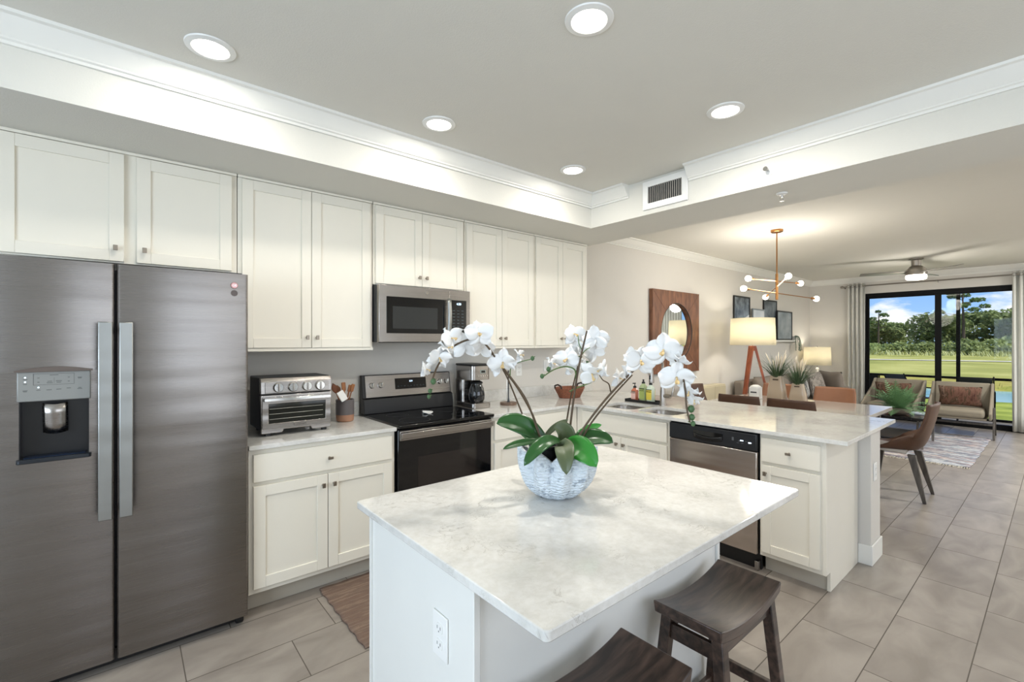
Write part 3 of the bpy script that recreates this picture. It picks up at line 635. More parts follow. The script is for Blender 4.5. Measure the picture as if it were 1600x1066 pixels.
# ------------------------------------------------------------------ counter things
def toaster():
    G = thing('toaster_oven', 'stainless toaster oven with four dials beside the fridge', 'toaster oven', (.79, 3.08, T1))
    x0, x1, y0, y1, z0 = .595, .995, 2.945, 3.25, T1 + .025; z1 = z0 + .315
    obj('case', MB().prism([(y0 + .03, z0 + .01), (y1, z0 + .01), (y1, z1), (y0 + .05, z1), (y0 + .03, z1 - .03)], x0, x1, plane='yz'), darkgrey, G, bev=.006, label='dark grey side housing')
    obj('front_frame', MB().prism([(x0 + .004, z0 - .008), (x0 + .115, z0 - .008), (x0 + .125, z0 + .01), (x1 - .125, z0 + .01), (x1 - .115, z0 - .008), (x1 - .004, z0 - .008), (x1, z0 + .215), (x0, z0 + .215)], y0 + .012, y0 + .04, plane='xz'), steel_m, G, bev=.003)
    D = obj('door', MB().prism([(x0 + .008, z0 + .022), (x1 - .008, z0 + .022), (x1 - .008, z0 + .205), (x0 + .008, z0 + .205)], y0, y0 + .012, holes=[[(x0 + .04, z0 + .05), (x1 - .04, z0 + .05), (x1 - .04, z0 + .165), (x0 + .04, z0 + .165)]], plane='xz'), steel_m, G, bev=.002)
    obj('door_glass', MB().box(x0 + .038, x1 - .038, y0 + .004, y0 + .008, z0 + .048, z0 + .167), mat('oven_glass_dark', '1d1f1c', .06, 0, .6), D)
    mb = MB()
    for z in (.075, .105, .135): mb.cyl((x0 + .045, y0 + .003, z0 + z), (x1 - .055, y0 + .003, z0 + z), .0012, seg=6)
    obj('rack', mb, chrome_m, D)
    obj('handle', MB().box(x0 + .012, x1 - .012, y0 - .022, y0 - .010, z0 + .180, z0 + .200).box(x0 + .014, x0 + .03, y0 - .012, y0 + .002, z0 + .183, z0 + .197).box(x1 - .03, x1 - .014, y0 - .012, y0 + .002, z0 + .183, z0 + .197), chrome_m, D, bev=.003)
    text('brand_lettering', 'Cuisinart', .020, ((x0 + x1) / 2 + .01, y0 - .0006, z0 + .034), FACE_Y, mat('brand_ink', '4b443e', .4), D)
    P = obj('control_panel', MB().prism([(y0 + .010, z0 + .222), (y0 + .04, z0 + .222), (y0 + .05, z1 - .002), (y0 + .028, z1 - .002), (y0 + .012, z1 - .022)], x0, x1, plane='yz'), steel_m, G, bev=.003)
    obj('fascia', MB().box(x0 + .022, x1 - .018, y0 + .0075, y0 + .012, z0 + .226, z0 + .288), steel_m, P, bev=.002)
    for x in (x0 + .092, x0 + .172, x0 + .252, x0 + .328):
        k = obj('dial', MB().lathe([(.0, 0), (.024, 0), (.027, .004), (.029, .014), (.029, .02)], (x, y0 - .012, z0 + .258), 28, axis='y'), chrome_m, P, smooth=True, label='chrome control dial')
        obj('dial_grip', MB().box(x - .0045, x + .0045, y0 - .019, y0 - .011, z0 + .236, z0 + .280), nickel_m, k, bev=.002)
    mb = MB().lathe([(.0, 0), (.006, 0), (.006, .006)], (x1 - .032, y0 + .002, z0 + .258), 14, axis='y'); obj('light_button', mb, nickel_m, P)
    for x in (x0 + .03, x1 - .05):
        for y in (y0 + .03, y1 - .04): obj('foot', MB().box(x, x + .025, y, y + .025, T1 + .0005, z0 + .012), black_m, G)
toaster()

def crock():
    x, y = 1.17, 3.20
    G = thing('utensil_crock', 'grey ribbed stoneware crock with terracotta base left of the range', 'crock', (x, y, T1))
    cg = mat('crock_grey_glaze', '5f5a5b', .35); ct = mat('crock_terracotta', 'a57b62', .7)
    prof = [(.0, .02), (.052, .02), (.056, .10)]
    up = [(.0605, .048)] + [(.0605 + (.0012 if k % 2 else 0), .048 + k * .0052) for k in range(1, 20)] + [(.061, .15), (.056, .152), (.054, .145), (.054, .05)]
    mb = MB(); mb.lathe(up, (x, y, T1), 40); obj('glazed_band', mb, cg, G, smooth=True, ang=50)
    obj('base', MB().lathe([(.0, .0005), (.050, .0005), (.057, .006), (.060, .048), (.054, .05), (.052, .012), (.0, .012)], (x, y, T1), 40), ct, G, smooth=True)
    def ut(lbl, name, base, top, r, head, m=spoonw, cat='utensil'):
        o = thing(name, lbl, cat, base, 'utensils standing in the crock')
        b, t = Vector(base), Vector(top); d = (t - b).normalized()
        obj('handle', MB().tube([b, b + (t - b) * .5, t], [r, r * .9, r], 8), spoonw, o, smooth=True)
        if head:
            w, l, th, kind_ = head; side = d.cross(Vector((0, 1, 0))).normalized()
            if kind_ == 'oval':
                mb = MB(); rs = []
                for k in range(9):
                    s_ = k / 8; ww = max(.002, w * math.sin(math.pi * min(.97, max(.06, s_ * .9 + .08)))); c_ = t + d * (l * s_ - .005)
                    nrm = d.cross(side).normalized()
                    rs.append([c_ + side * ww * math.cos(a) + nrm * th * math.sin(a) for a in [q * math.pi / 6 for q in range(12)]])
                mb.rings(rs); obj('head', mb, m, o, smooth=True)
            else:
                mb = MB(); nrm = d.cross(side).normalized(); rs = []
                for s_ in (0, .15, .9, 1):
                    ww = w * (.75 if s_ in (0,) else (.92 if s_ == 1 else 1)); c_ = t + d * l * s_
                    rs.append([c_ + side * a * ww + nrm * b_ * th for a, b_ in ((-1, -1), (1, -1), (1, 1), (-1, 1))])
                mb.rings(rs); obj('head', mb, m, o, bev=.003)
    z = T1 + .016
    ut('dark wooden slotted spoon leaning furthest left in the crock', 'slotted_spoon', (x + .012, y + .01, z), (x - .055, y + .015, T1 + .20), .005, (.021, .075, .004, 'oval'), wood('dark_spoon_wood', '5a3118', '7a4524', .5))
    o = thing('spatula', 'white-headed spatula with wooden handle at the left rim of the crock', 'utensil', (x - .04, y - .05, T1 + .14), 'utensils standing in the crock')
    mb = MB(); M_ = Matrix.Translation((x - .041, y - .060, T1 + .182)) @ Matrix.Rotation(R(-28), 4, 'Y') @ Matrix.Rotation(R(-10), 4, 'X')
    mb.box(-.024, .024, -.004, .004, -.036, .036); mb.xf(M_); obj('blade', mb, whitepl, o, bev=.006, seg=3)
    mb = MB().tube([Vector((x - .024, y - .05, T1 + .215)), Vector((x - .01, y - .035, T1 + .155)), Vector((x + .015, y + .0, z))], .0045, 8); obj('handle', mb, spoonw, o, smooth=True)
    ut('flat wooden turner in the middle of the crock', 'wooden_turner', (x, y - .02, z), (x - .012, y - .012, T1 + .21), .006, (.015, .06, .003, 'flat'))
    ut('wooden spoon leaning left behind the turner', 'wooden_spoon', (x + .02, y + .02, z), (x - .03, y + .03, T1 + .20), .005, (.017, .055, .004, 'oval'))
    ut('wooden stirrer leaning right in the crock', 'wooden_stirrer', (x - .015, y, z), (x + .028, y + .005, T1 + .20), .006, (.012, .05, .003, 'flat'))
    ut('wooden fork leaning furthest right in the crock', 'wooden_fork', (x - .005, y + .01, z), (x + .044, y + .0, T1 + .20), .005, (.013, .055, .003, 'flat'))
crock()

def coffee():
    x0, x1, y0, y1 = 2.155, 2.345, 3.07, 3.33
    G = thing('coffee_maker', 'stainless and black drip coffee maker right of the range', 'coffee maker', ((x0 + x1) / 2, 3.2, T1))
    obj('base', MB().prism(rrect(x0, x1, y0 - .01, y1, .03), T1 + .0005, T1 + .045), steel_m, G, bev=.004)
    obj('tower', MB().prism(rrect(x0, x1, y0 + .14, y1, .02), T1 + .045, T1 + .235), steel_m, G, bev=.003)
    H = obj('brew_head', MB().prism(rrect(x0, x1, y0, y1, .035), T1 + .235, T1 + .352), steel_m, G, bev=.003)
    obj('lid', MB().prism(rrect(x0 - .004, x1 + .004, y0 - .004, y1 + .002, .035), T1 + .3525, T1 + .366), black_m, G, bev=.004)
    obj('display', MB().box(2.235, 2.29, y0 - .003, y0 + .002, T1 + .288, T1 + .318), mat('lcd_grey', '8e9690', .2), H, bev=.002)
    obj('display_screen', MB().box(2.243, 2.282, y0 - .0042, y0 - .002, T1 + .294, T1 + .312), blackgl, H)
    mb = MB()
    for k in range(5): mb.cyl((2.218 + .022 * k, y0 - .004, T1 + .268), (2.218 + .022 * k, y0 + .002, T1 + .268), .005, seg=10)
    obj('buttons', mb, chrome_m, H)
    K = obj('carafe', MB().lathe([(.0, .048), (.055, .048), (.066, .07), (.069, .11), (.060, .16), (.045, .195), (.045, .20), (.0, .20)], (2.25, y0 + .072, T1)), mat('carafe_glass', '15171a', .04, 0, .8), G, smooth=True, label='dark glass carafe')
    obj('carafe_lid', MB().lathe([(.0, .2005), (.05, .2005), (.052, .212), (.03, .225), (.0, .226)], (2.25, y0 + .072, T1)), black_m, K, smooth=True)
    obj('carafe_handle', MB().tube([(2.19, y0 + .04, T1 + .195), (2.165, y0 + .01, T1 + .18), (2.165, y0 + .005, T1 + .11), (2.19, y0 + .03, T1 + .08)], .008, 10), black_m, K, smooth=True)
coffee()
def towel():
    x, y = 2.56, 3.10
    G = thing('paper_towel_stand', 'empty chrome paper towel stand on a wooden disc beside the coffee maker', 'paper towel holder', (x, y, T1))
    obj('base', MB().lathe([(.0, .0005), (.072, .0005), (.074, .006), (.074, .02), (.070, .024), (.0, .024)], (x, y, T1)), wood('dark_disc_wood', '5d4a3d', '7d6655', .45), G, smooth=True)
    obj('pole', MB().tube([(x, y, T1 + .024), (x, y, T1 + .06), (x, y, T1 + .30)], [.012, .006, .006], 10), black_m, G, smooth=True)
    pts = [(x + .018, y, T1 + .03), (x + .018, y, T1 + .22)] + [(x + .018 * math.cos(R(a)), y, T1 + .22 + .018 * math.sin(R(a))) for a in (30, 60, 90, 120, 150, 180)] + [(x - .018, y, T1 + .03)]
    obj('wire_loop', MB().tube(pts, .002, 6), chrome_m, G, smooth=True)
towel()
def basket():
    x, y = 3.36, 3.12
    G = thing('wicker_basket', 'oval copper-brown wicker basket with dark handles on the corner counter', 'basket', (x, y, T1))
    bm_ = mat('wicker_copper', '8a5238', .5, var=.85, vscale=75, bump=1.0, bscale=90)
    def f_(r, z, a, j): w = .004 * math.cos(a * 28 + (j % 2) * math.pi); return (r + w) * (1 + .32 * math.cos(a) ** 2), z
    prof = [(.085, .0005)] + [(.085 + .038 * (k / 10), .004 + .09 * k / 10) for k in range(11)] + [(.118, .094)] + [(.112 - .036 * k / 6, .090 - .08 * k / 6) for k in range(7)]
    obj('weave', MB().lathe(prof, (x, y, T1), 112, f_), bm_, G, smooth='all')
    mb = MB()
    n = 80
    rs = [[(x + (.121 + .005 * math.cos(b)) * (1 + .32 * math.cos(a) ** 2) * math.cos(a), y + (.121 + .005 * math.cos(b)) * (1 + .32 * math.cos(a) ** 2) * math.sin(a), T1 + .096 + .005 * math.sin(b) + .0015 * math.sin(a * 30)) for b in [q * math.pi / 4 for q in range(8)]] for a in [k * 2 * math.pi / n for k in range(n)]]
    mb.rings(rs, closed=True); obj('rim', mb, bm_, G, smooth='all')
    for s_ in (-1, 1):
        pts = [(x + s_ * .158, y - .045, T1 + .096), (x + s_ * .165, y - .04, T1 + .122), (x + s_ * .166, y, T1 + .134), (x + s_ * .165, y + .04, T1 + .122), (x + s_ * .158, y + .045, T1 + .096)]
        obj('handle', MB().tube(pts, .008, 8), mat('wrapped_handle', '2a1c16', .6), G, smooth=True)
basket()
solo('tray', MB().prism(rrect(3.54, 3.655, 2.245, 2.60, .01), T1 + .0005, T1 + .006).prism(rrect(3.54, 3.655, 2.245, 2.60, .01), T1 + .006, T1 + .024, holes=[rrect(3.546, 3.649, 2.251, 2.594, .008)]), black_m, 'narrow black tray holding the soap bottles beside the sink', 'tray')
def bottle(x, y, h, r, bodym, labm, top, label, txt, clear=None):
    z = T1 + .0065; G = thing('soap_bottle', label, 'bottle', (x, y, z), 'soap bottles on the black tray')
    q = MB()
    def rr(s_): return [(px_ , py_) for px_, py_ in rrect(x - r * s_, x + r * s_, y - r * s_, y + r * s_, r * .45 * s_, 4)]
    rs = [[(a, b, z + hh) for a, b in rr(s_)] for s_, hh in ((.9, 0.0005), (1, .006), (1, h * .78), (.8, h * .88), (.45, h * .95), (.42, h))]
    q.rings(rs); B_ = obj('body', q, bodym, G, smooth=True, ang=50)
    lb = MB().box(x - r - .0012, x + r + .0012, y - r * .86, y + r * .86, z + h * .16, z + h * .74); Lb = obj('label_sticker', lb, labm, B_)
    obj('label_band', MB().box(x - r - .0018, x + r + .0018, y - r * .86, y + r * .86, z + h * .70, z + h * .75), mat('band_dark', '3a3f2c', .5), B_)
    text('label_lettering', txt, .0135, (x - r - .0022, y, z + h * .62), FACE_X, mat('label_ink', '2f3a26', .6), Lb)
    if top == 'pump':
        mb = MB().lathe([(.015, h), (.015, h + .014), (.008, h + .018), (.004, h + .02), (.004, h + .036), (.0, h + .036)], (x, y, z), 14); mb.box(x - .026, x + .008, y - .006, y + .006, z + h + .036, z + h + .045)
    else: mb = MB().lathe([(.015, h), (.015, h + .012), (.009, h + .018), (.007, h + .022), (.009, h + .036), (.0, h + .038)], (x, y, z), 14)
    obj('cap', mb, black_m, G, smooth=True)
bottle(3.592, 2.522, .120, .026, mat('pink_soap', 'b9694f', .15, coat=.4), mat('pink_label', 'e0b8ad', .5), 'pump', 'short pink hand soap bottle with black pump on the tray', "MEYER'S")
bottle(3.592, 2.430, .165, .030, mat('green_soap', 'a9b789', .15, coat=.4), mat('green_label', '9fae62', .5), 'cap', 'green dish soap bottle between the pink and yellow ones', "MEYER'S")
bottle(3.592, 2.355, .158, .030, mat('yellow_soap', 'c9d6c4', .15, coat=.4), mat('yellow_label', 'd8c34e', .5), 'cap', 'yellow-labelled soap bottle nearest the faucet', "MEYER'S")

# ------------------------------------------------------------------ recessed lights, vent, sprinklers
labs = ['round recessed ceiling light nearest the fridge', 'round recessed ceiling light above the near side of the island', 'round recessed ceiling light above the range',
        'round recessed ceiling light in front of the beam, right of the island', 'round recessed ceiling light nearest the corner where soffit and beam meet']
for (x, y), lb in zip(DOWN, labs):
    G = thing('recessed_light', lb, 'ceiling light', (x, y, CEIL), 'recessed lights of the kitchen ceiling')
    obj('trim_ring', MB().lathe([(.068, -.0005), (.094, -.0005), (.092, -.006), (.070, -.010), (.066, -.006)], (x, y, CEIL), 40), whitepl, G, smooth=True)
    obj('lens', MB().lathe([(.0, -.0085), (.067, -.0085), (.067, -.001), (.0, -.001)], (x, y, CEIL), 40), lens_m, G, smooth=True)
G = thing('air_vent', 'white supply register with dark louvres on the ceiling beam', 'vent', (3.07, 1.89, 2.57))
y0, y1, z0, z1 = 1.705, 2.075, 2.475, 2.690
obj('frame', MB().prism([(y0, z0), (y1, z0), (y1, z1), (y0, z1)], 3.055, 3.0695, holes=[[(y0 + .045, z0 + .045), (y1 - .045, z0 + .045), (y1 - .045, z1 - .045), (y0 + .045, z1 - .045)]], plane='yz'), whitepl, G, bev=.003)
obj('backing', MB().box(3.0655, 3.0695, y0 + .045, y1 - .045, z0 + .045, z1 - .045), darkgrey, G)
mb = MB(); n = 17
for k in range(n):
    yy = y0 + .05 + (y1 - y0 - .10) * k / (n - 1); mb.hexa([(3.056, yy, z0 + .045), (3.058, yy - .003, z0 + .045), (3.066, yy + .006, z0 + .045), (3.064, yy + .009, z0 + .045)], [(3.056, yy, z1 - .045), (3.058, yy - .003, z1 - .045), (3.066, yy + .006, z1 - .045), (3.064, yy + .009, z1 - .045)])
obj('louvre', mb, mat('louvre_grey', '9b978f', .5), G, label='vertical louvres')
def sprinkler(loc, d, label):
    G = thing('fire_sprinkler', label, 'sprinkler', loc, 'fire sprinklers on the beam'); d = Vector(d); l = Vector(loc)
    s_ = d.cross(Vector((0, 1, 0))).normalized() if abs(d.y) < .9 else Vector((1, 0, 0))
    obj('escutcheon', MB().tube([l + d * .0005, l + d * .006, l + d * .012], [.034, .032, .018], 24), whitepl, G, smooth=True)
    mb = MB().cyl(l + d * .012, l + d * .028, .008, .006, 12); side = Vector((0, 1, 0))
    for q in (-1, 1): mb.tube([l + d * .02 + side * .006 * q, l + d * .034 + side * .013 * q, l + d * .05], .002, 6)
    mb.cyl(l + d * .05, l + d * .053, .014, .014, 16); obj('head', mb, chrome_m, G, smooth=True)
sprinkler((3.07, 1.171, 2.531), (-1, 0, 0), 'small fire sprinkler on the front face of the beam')
sprinkler((3.30, 1.177, 2.44), (0, 0, -1), 'small fire sprinkler on the underside of the beam')

# ------------------------------------------------------------------ stools
def stool(label, loc):
    G = thing('bar_stool', label, 'stool', (0, 0, 0), 'dark wooden saddle stools at the island'); H = .585
    hx, hy = .225, .115
    mb = MB()
    def top(u, v): x = (u - .5) * 2; return (x * hx, (v - .5) * 2 * hy, H + .032 * abs(x) ** 2.2 - .004)
    def bot(u, v): p = top(u, v); return (p[0] * .985, p[1] * .97, p[2] - .038)
    n = 20
    rs = []
    for i in range(n + 1):
        u = i / n; a = top(u, 0); b = top(u, 1); c_ = bot(u, 1); d_ = bot(u, 0); rs.append([a, b, c_, d_])
    mb.rings(rs); obj('seat', mb, stoolw, G, world=False, bev=.004, ang=40)
    for sx in (-1, 1):
        for sy in (-1, 1):
            tx, ty, bx_, by_ = sx * .178, sy * .085, sx * .205, sy * .140; w = .018
            mb = MB().hexa([(bx_ - w, by_ - w, 0.001), (bx_ + w, by_ - w, 0.001), (bx_ + w, by_ + w, 0.001), (bx_ - w, by_ + w, 0.001)], [(tx - w, ty - w, H - .022), (tx + w, ty - w, H - .022), (tx + w, ty + w, H - .022), (tx - w, ty + w, H - .022)])
            obj('leg', mb, stoolw, G, world=False, bev=.003)
    def lerp(z, sx, sy): t = z / (H - .022); return sx * (.205 + (.178 - .205) * t), sy * (.140 + (.085 - .140) * t)
    for sy in (-1, 1):
        x, y = lerp(.15, 1, sy); obj('stretcher', MB().box(-x, x, y - .009, y + .009, .13, .17), stoolw, G, world=False, bev=.002)
        x, y = lerp(H - .06, 1, sy); obj('apron', MB().box(-x, x, y - .008, y + .008, H - .075, H - .040), stoolw, G, world=False, bev=.002)
    for sx in (-1, 1):
        x, y = lerp(.24, sx, 1); obj('stretcher', MB().box(x - .009, x + .009, -y, y, .22, .26), stoolw, G, world=False, bev=.002)
        x, y = lerp(H - .06, sx, 1); obj('apron', MB().box(x - .008, x + .008, -y, y, H - .095, H - .045), stoolw, G, world=False, bev=.002)
    G.location = loc; return G
st = stool('dark brown wooden saddle stool on the right, with its legs in view', (1.565, .755, 0))
dup(st, (.915, .735, 0), 0, 'dark brown saddle stool at the bottom edge, only its seat in view')

# ------------------------------------------------------------------ kitchen rug
def rugmat(name, cols, sx, sy, sc=1):
    m = bpy.data.materials.new(name); m.use_nodes = True; nt, N, L, B = nodes(m); B.inputs['Roughness'].default_value = .95
    tc = N.new('ShaderNodeTexCoord'); mp = N.new('ShaderNodeMapping'); mp.inputs['Scale'].default_value = (sx, sy, 1); L.new(tc.outputs['Object'], mp.inputs[0])
    nz = N.new('ShaderNodeTexNoise'); nz.inputs['Scale'].default_value = sc; nz.inputs['Detail'].default_value = 6; nz.inputs['Roughness'].default_value = .7; L.new(mp.outputs[0], nz.inputs[0])
    cr = N.new('ShaderNodeValToRGB'); L.new(nz.outputs[0], cr.inputs[0]); e = cr.color_ramp.elements; n = len(cols)
    e[0].position = .30; e[0].color = lin(cols[0]); e[1].position = .70; e[1].color = lin(cols[-1])
    for i in range(1, n - 1): k = e.new(.30 + .40 * i / (n - 1)); k.color = lin(cols[i])
    L.new(cr.outputs[0], B.inputs['Base Color'])
    wv = N.new('ShaderNodeTexNoise'); wv.inputs['Scale'].default_value = 120; L.new(tc.outputs['Object'], wv.inputs[0])
    b = N.new('ShaderNodeBump'); b.inputs['Strength'].default_value = .7; b.inputs['Distance'].default_value = .006; L.new(wv.outputs[0], b.inputs['Height']); L.new(b.outputs[0], B.inputs['Normal'])
    return m
mb = MB(); mb.grid(lambda u, v: (.875 + 1.15 * u + .004 * math.sin(v * 40), 2.13 + .68 * v + .003 * math.sin(u * 50), .006 + .0015 * math.sin(u * 90) * math.sin(v * 60)), 60, 40)
solo('floor_rug', mb, rugmat('braided_rug', ['5d463b', '7c6455', '6e5a4e', '8f7a69', '664f44'], 3, 60), 'brown and rust woven rug on the tiles in front of the range', 'rug', solid=.010, smooth=True)

# ------------------------------------------------------------------ orchids in the pleated bowl
PC = Vector((1.195, 1.173, T1))
def orchids():
    G = thing('orchid_arrangement', 'white moth orchids in a pleated pale blue-white bowl on the island', 'flower arrangement', PC)
    NP = 10
    def saw(a): t = (a * NP / (2 * math.pi)) % 1; return 1 - abs(2 * t - 1)      # 0..1 triangle
    def f_(r, z, a, j):
        s_ = saw(a); k = min(1, z / .155)
        return r * (1 + .24 * (s_ - .7) * (.25 + k)) + .0022 * math.sin(z * 620 + s_ * 7) * (1 if j < 40 else 0) * (.25 < s_ < .95), z * (1 + .26 * (s_ - .5) * k ** 3)
    prof = []
    for k in range(40):
        t = k / 39; prof.append((.050 + .088 * math.sin(min(1, t ** .80 * 1.12) * math.pi / 2) - .010 * max(0, t - .7), .0008 + .162 * t ** 1.35))
    prof[0] = (.050, .0008)
    ins = [(p[0] - .008, p[1] + .002) for p in prof[::-1]][:-1]
    m = bpy.data.materials.new('pleated_ceramic'); m.use_nodes = True; nt, N, L, B = nodes(m)
    B.inputs['Roughness'].default_value = .45
    tc = N.new('ShaderNodeTexCoord'); nz = N.new('ShaderNodeTexNoise'); nz.inputs['Scale'].default_value = 34; nz.inputs['Detail'].default_value = 6; L.new(tc.outputs['Object'], nz.inputs[0])
    cr = N.new('ShaderNodeValToRGB'); cr.color_ramp.elements[0].position = .32; cr.color_ramp.elements[0].color = lin('9aa5b0'); cr.color_ramp.elements[1].position = .42; cr.color_ramp.elements[1].color = lin('d6dfe6')
    L.new(nz.outputs[0], cr.inputs[0]); L.new(cr.outputs[0], B.inputs['Base Color'])
    wv = N.new('ShaderNodeTexWave'); wv.bands_direction = 'Z'; wv.inputs['Scale'].default_value = 30; wv.inputs['Distortion'].default_value = 5; wv.inputs['Detail Scale'].default_value = 3; L.new(tc.outputs['Object'], wv.inputs[0])
    bp = N.new('ShaderNodeBump'); bp.inputs['Strength'].default_value = .8; bp.inputs['Distance'].default_value = .004; L.new(wv.outputs['Fac'], bp.inputs['Height']); L.new(bp.outputs[0], B.inputs['Normal'])
    obj('bowl', MB().lathe(prof + ins, tuple(PC), 264, f_), m, G, smooth='all', label='pleated shell-like ceramic bowl')
    for dx, dy, r in ((-.045, .02, .052), (.04, -.01, .055), (.01, -.055, .045)):
        obj('nursery_pot', MB().lathe([(.0, .07), (r * .8, .07), (r, .178), (r * 1.04, .18), (r * 1.04, .186), (r * .93, .186), (r * .9, .15), (.0, .15)], (PC.x + dx, PC.y + dy, T1), 28), black_m, G, smooth=True)
    T = 1.66
    def leaf(pts, w, m, tilt=0.0, fold=.25, name='leaf'):
        P = [at(*p) for p in pts]
        def bez(t):
            if len(P) == 3: return P[0] * (1 - t) ** 2 + P[1] * 2 * t * (1 - t) + P[2] * t * t
            return P[0] * (1 - t) ** 3 + P[1] * 3 * t * (1 - t) ** 2 + P[2] * 3 * t * t * (1 - t) + P[3] * t ** 3
        view = (Vector((0, 0, CZ)) - P[1]).normalized()
        def f(u, v):
            p = bez(u); d = (bez(min(1, u + .02)) - bez(max(0, u - .02))).normalized()
            s_ = d.cross(view + Vector((0, 0, tilt))).normalized(); nn = s_.cross(d).normalized(); q = 2 * v - 1
            ww = w * (math.sin(math.pi * min(1, .12 + .88 * u) ** 1.25) ** .6 if u < .995 else 0.02)
            return p + s_ * ww * q + nn * (fold * ww * abs(q)) 
        obj(name, MB().grid(f, 16, 8), m, G, solid=.0022, smooth='all')
    leaf([(850, 688, 1.68), (815, 655, 1.66), (776, 662, 1.62)], .040, leaf_m, .6)
    leaf([(852, 690, 1.64), (815, 688, 1.58), (786, 702, 1.55)], .014, leaf_m, .8)
    leaf([(884, 700, 1.66), (865, 672, 1.56), (838, 698, 1.50), (819, 728, 1.49)], .026, leaf_m, .9)
    leaf([(880, 700, 1.62), (882, 684, 1.50), (885, 742, 1.475)], .032, leaf2_m, 0)
    leaf([(884, 700, 1.64), (905, 688, 1.54), (932, 730, 1.49)], .042, leafb_m, .2)
    leaf([(880, 702, 1.68), (925, 672, 1.68), (958, 692, 1.66)], .036, leaf_m, .9)
    leaf([(893, 690, 1.78), (915, 668, 1.82), (940, 664, 1.84)], .016, leafb_m, .4)
    leaf([(895, 700, 1.80), (915, 672, 1.84), (935, 682, 1.86)], .028, leaf_m, .4)
    leaf([(848, 690, 1.70), (862, 665, 1.72), (888, 656, 1.74)], .011, leaf2_m, .4)
    leaf([(884, 704, 1.67), (890, 670, 1.66), (866, 668, 1.64)], .036, leaf2_m, .2)
    leaf([(870, 704, 1.74), (905, 680, 1.76), (918, 700, 1.72)], .03, leaf2_m, .2)
    leaf([(846, 705, 1.75), (830, 670, 1.80), (812, 672, 1.85)], .03, leaf_m, .5)
    def spl(pts, r, m, name='flower_stem'):
        P = [at(*p) for p in pts]; out = []
        for i in range(len(P) - 1):
            p0, p1, p2, p3 = P[max(i-1, 0)], P[i], P[i+1], P[min(i+2, len(P)-1)]
            for k in range(5):
                t = k / 5; out.append(.5 * ((2 * p1) + (-p0 + p2) * t + (2 * p0 - 5 * p1 + 4 * p2 - p3) * t * t + (-p0 + 3 * p1 - 3 * p2 + p3) * t ** 3))
        out.append(P[-1]); n = len(out); rad = [r * (1.15 - .35 * i / n) for i in range(n)]
        return obj(name, MB().tube(out, rad, 7), m, G, smooth='all')
    spl([(846, 694, 1.68), (833, 650, 1.66), (808, 605, 1.63), (783, 572, 1.60), (762, 542, 1.56), (747, 530, 1.54), (725, 533, 1.50), (700, 548, 1.46), (684, 572, 1.42), (676, 592, 1.40)], .0036, stem_m)
    spl([(836, 696, 1.72), (822, 662, 1.72), (797, 600, 1.70), (786, 578, 1.66)], .0032, stem_m)
    spl([(856, 694, 1.66), (841, 676, 1.66), (824, 628, 1.66), (797, 588, 1.64), (765, 550, 1.60), (755, 534, 1.58)], .003, stem_m)
    spl([(797, 588, 1.62), (799, 572, 1.60), (812, 566, 1.58), (832, 561, 1.56)], .0018, stemg_m, 'side_shoot')
    spl([(888, 694, 1.68), (893, 650, 1.67), (899, 605, 1.665), (907, 560, 1.66), (917, 517, 1.66)], .0038, stem_m)
    spl([(880, 694, 1.74), (886, 655, 1.76), (894, 610, 1.71), (903, 572, 1.68)], .003, stem_m)
    spl([(900, 592, 1.68), (898, 578, 1.66), (884, 573, 1.68), (865, 578, 1.64), (847, 590, 1.62)], .0026, stemg_m, 'side_shoot')
    spl([(890, 612, 1.68), (902, 606, 1.67), (924, 598, 1.66)], .0024, stemg_m, 'side_shoot')
    spl([(910, 548, 1.665), (905, 538, 1.66), (903, 524, 1.67)], .0018, stemg_m, 'side_shoot')
    spl([(908, 556, 1.665), (914, 548, 1.66), (922, 543, 1.67)], .0018, stemg_m, 'side_shoot')
    spl([(894, 702, 1.64), (915, 665, 1.64), (950, 620, 1.62), (987, 582, 1.60), (1012, 560, 1.58), (1040, 553, 1.54), (1062, 572, 1.50), (1070, 606, 1.48), (1073, 638, 1.47), (1078, 660, 1.46)], .0036, stem_m)
    spl([(900, 704, 1.68), (922, 664, 1.68), (955, 622, 1.68), (988, 586, 1.66)], .0034, stem_m)
    spl([(954, 612, 1.62), (951, 600, 1.60), (942, 594, 1.58), (937, 587, 1.56)], .0022, stem_m, 'side_shoot')
    for (x, y, t, r) in ((832, 560, 1.56, .0075), (847, 588, 1.62, .008), (857, 577, 1.63, .0085), (917, 567, 1.72, .007), (906, 560, 1.74, .009), (1080, 639, 1.47, .011), (1081, 652, 1.465, .010), (1083, 662, 1.46, .008), (677, 596, 1.40, .009), (672, 611, 1.40, .007), (670, 620, 1.40, .006)):
        p = at(x, y, t); obj('bud', MB().lathe([(.0001, -r * 1.2), (r * .6, -r * .9), (r, -r * .1), (r * .7, r * .8), (.0001, r * 1.15)], tuple(p), 12), bud_m, G, smooth='all')
        obj('bud_stalk', MB().tube([p, at(x + (4 if x < 1000 else -8), y - 3, t)], .0014, 5), stemg_m, G)
    rnd = random.Random(4)
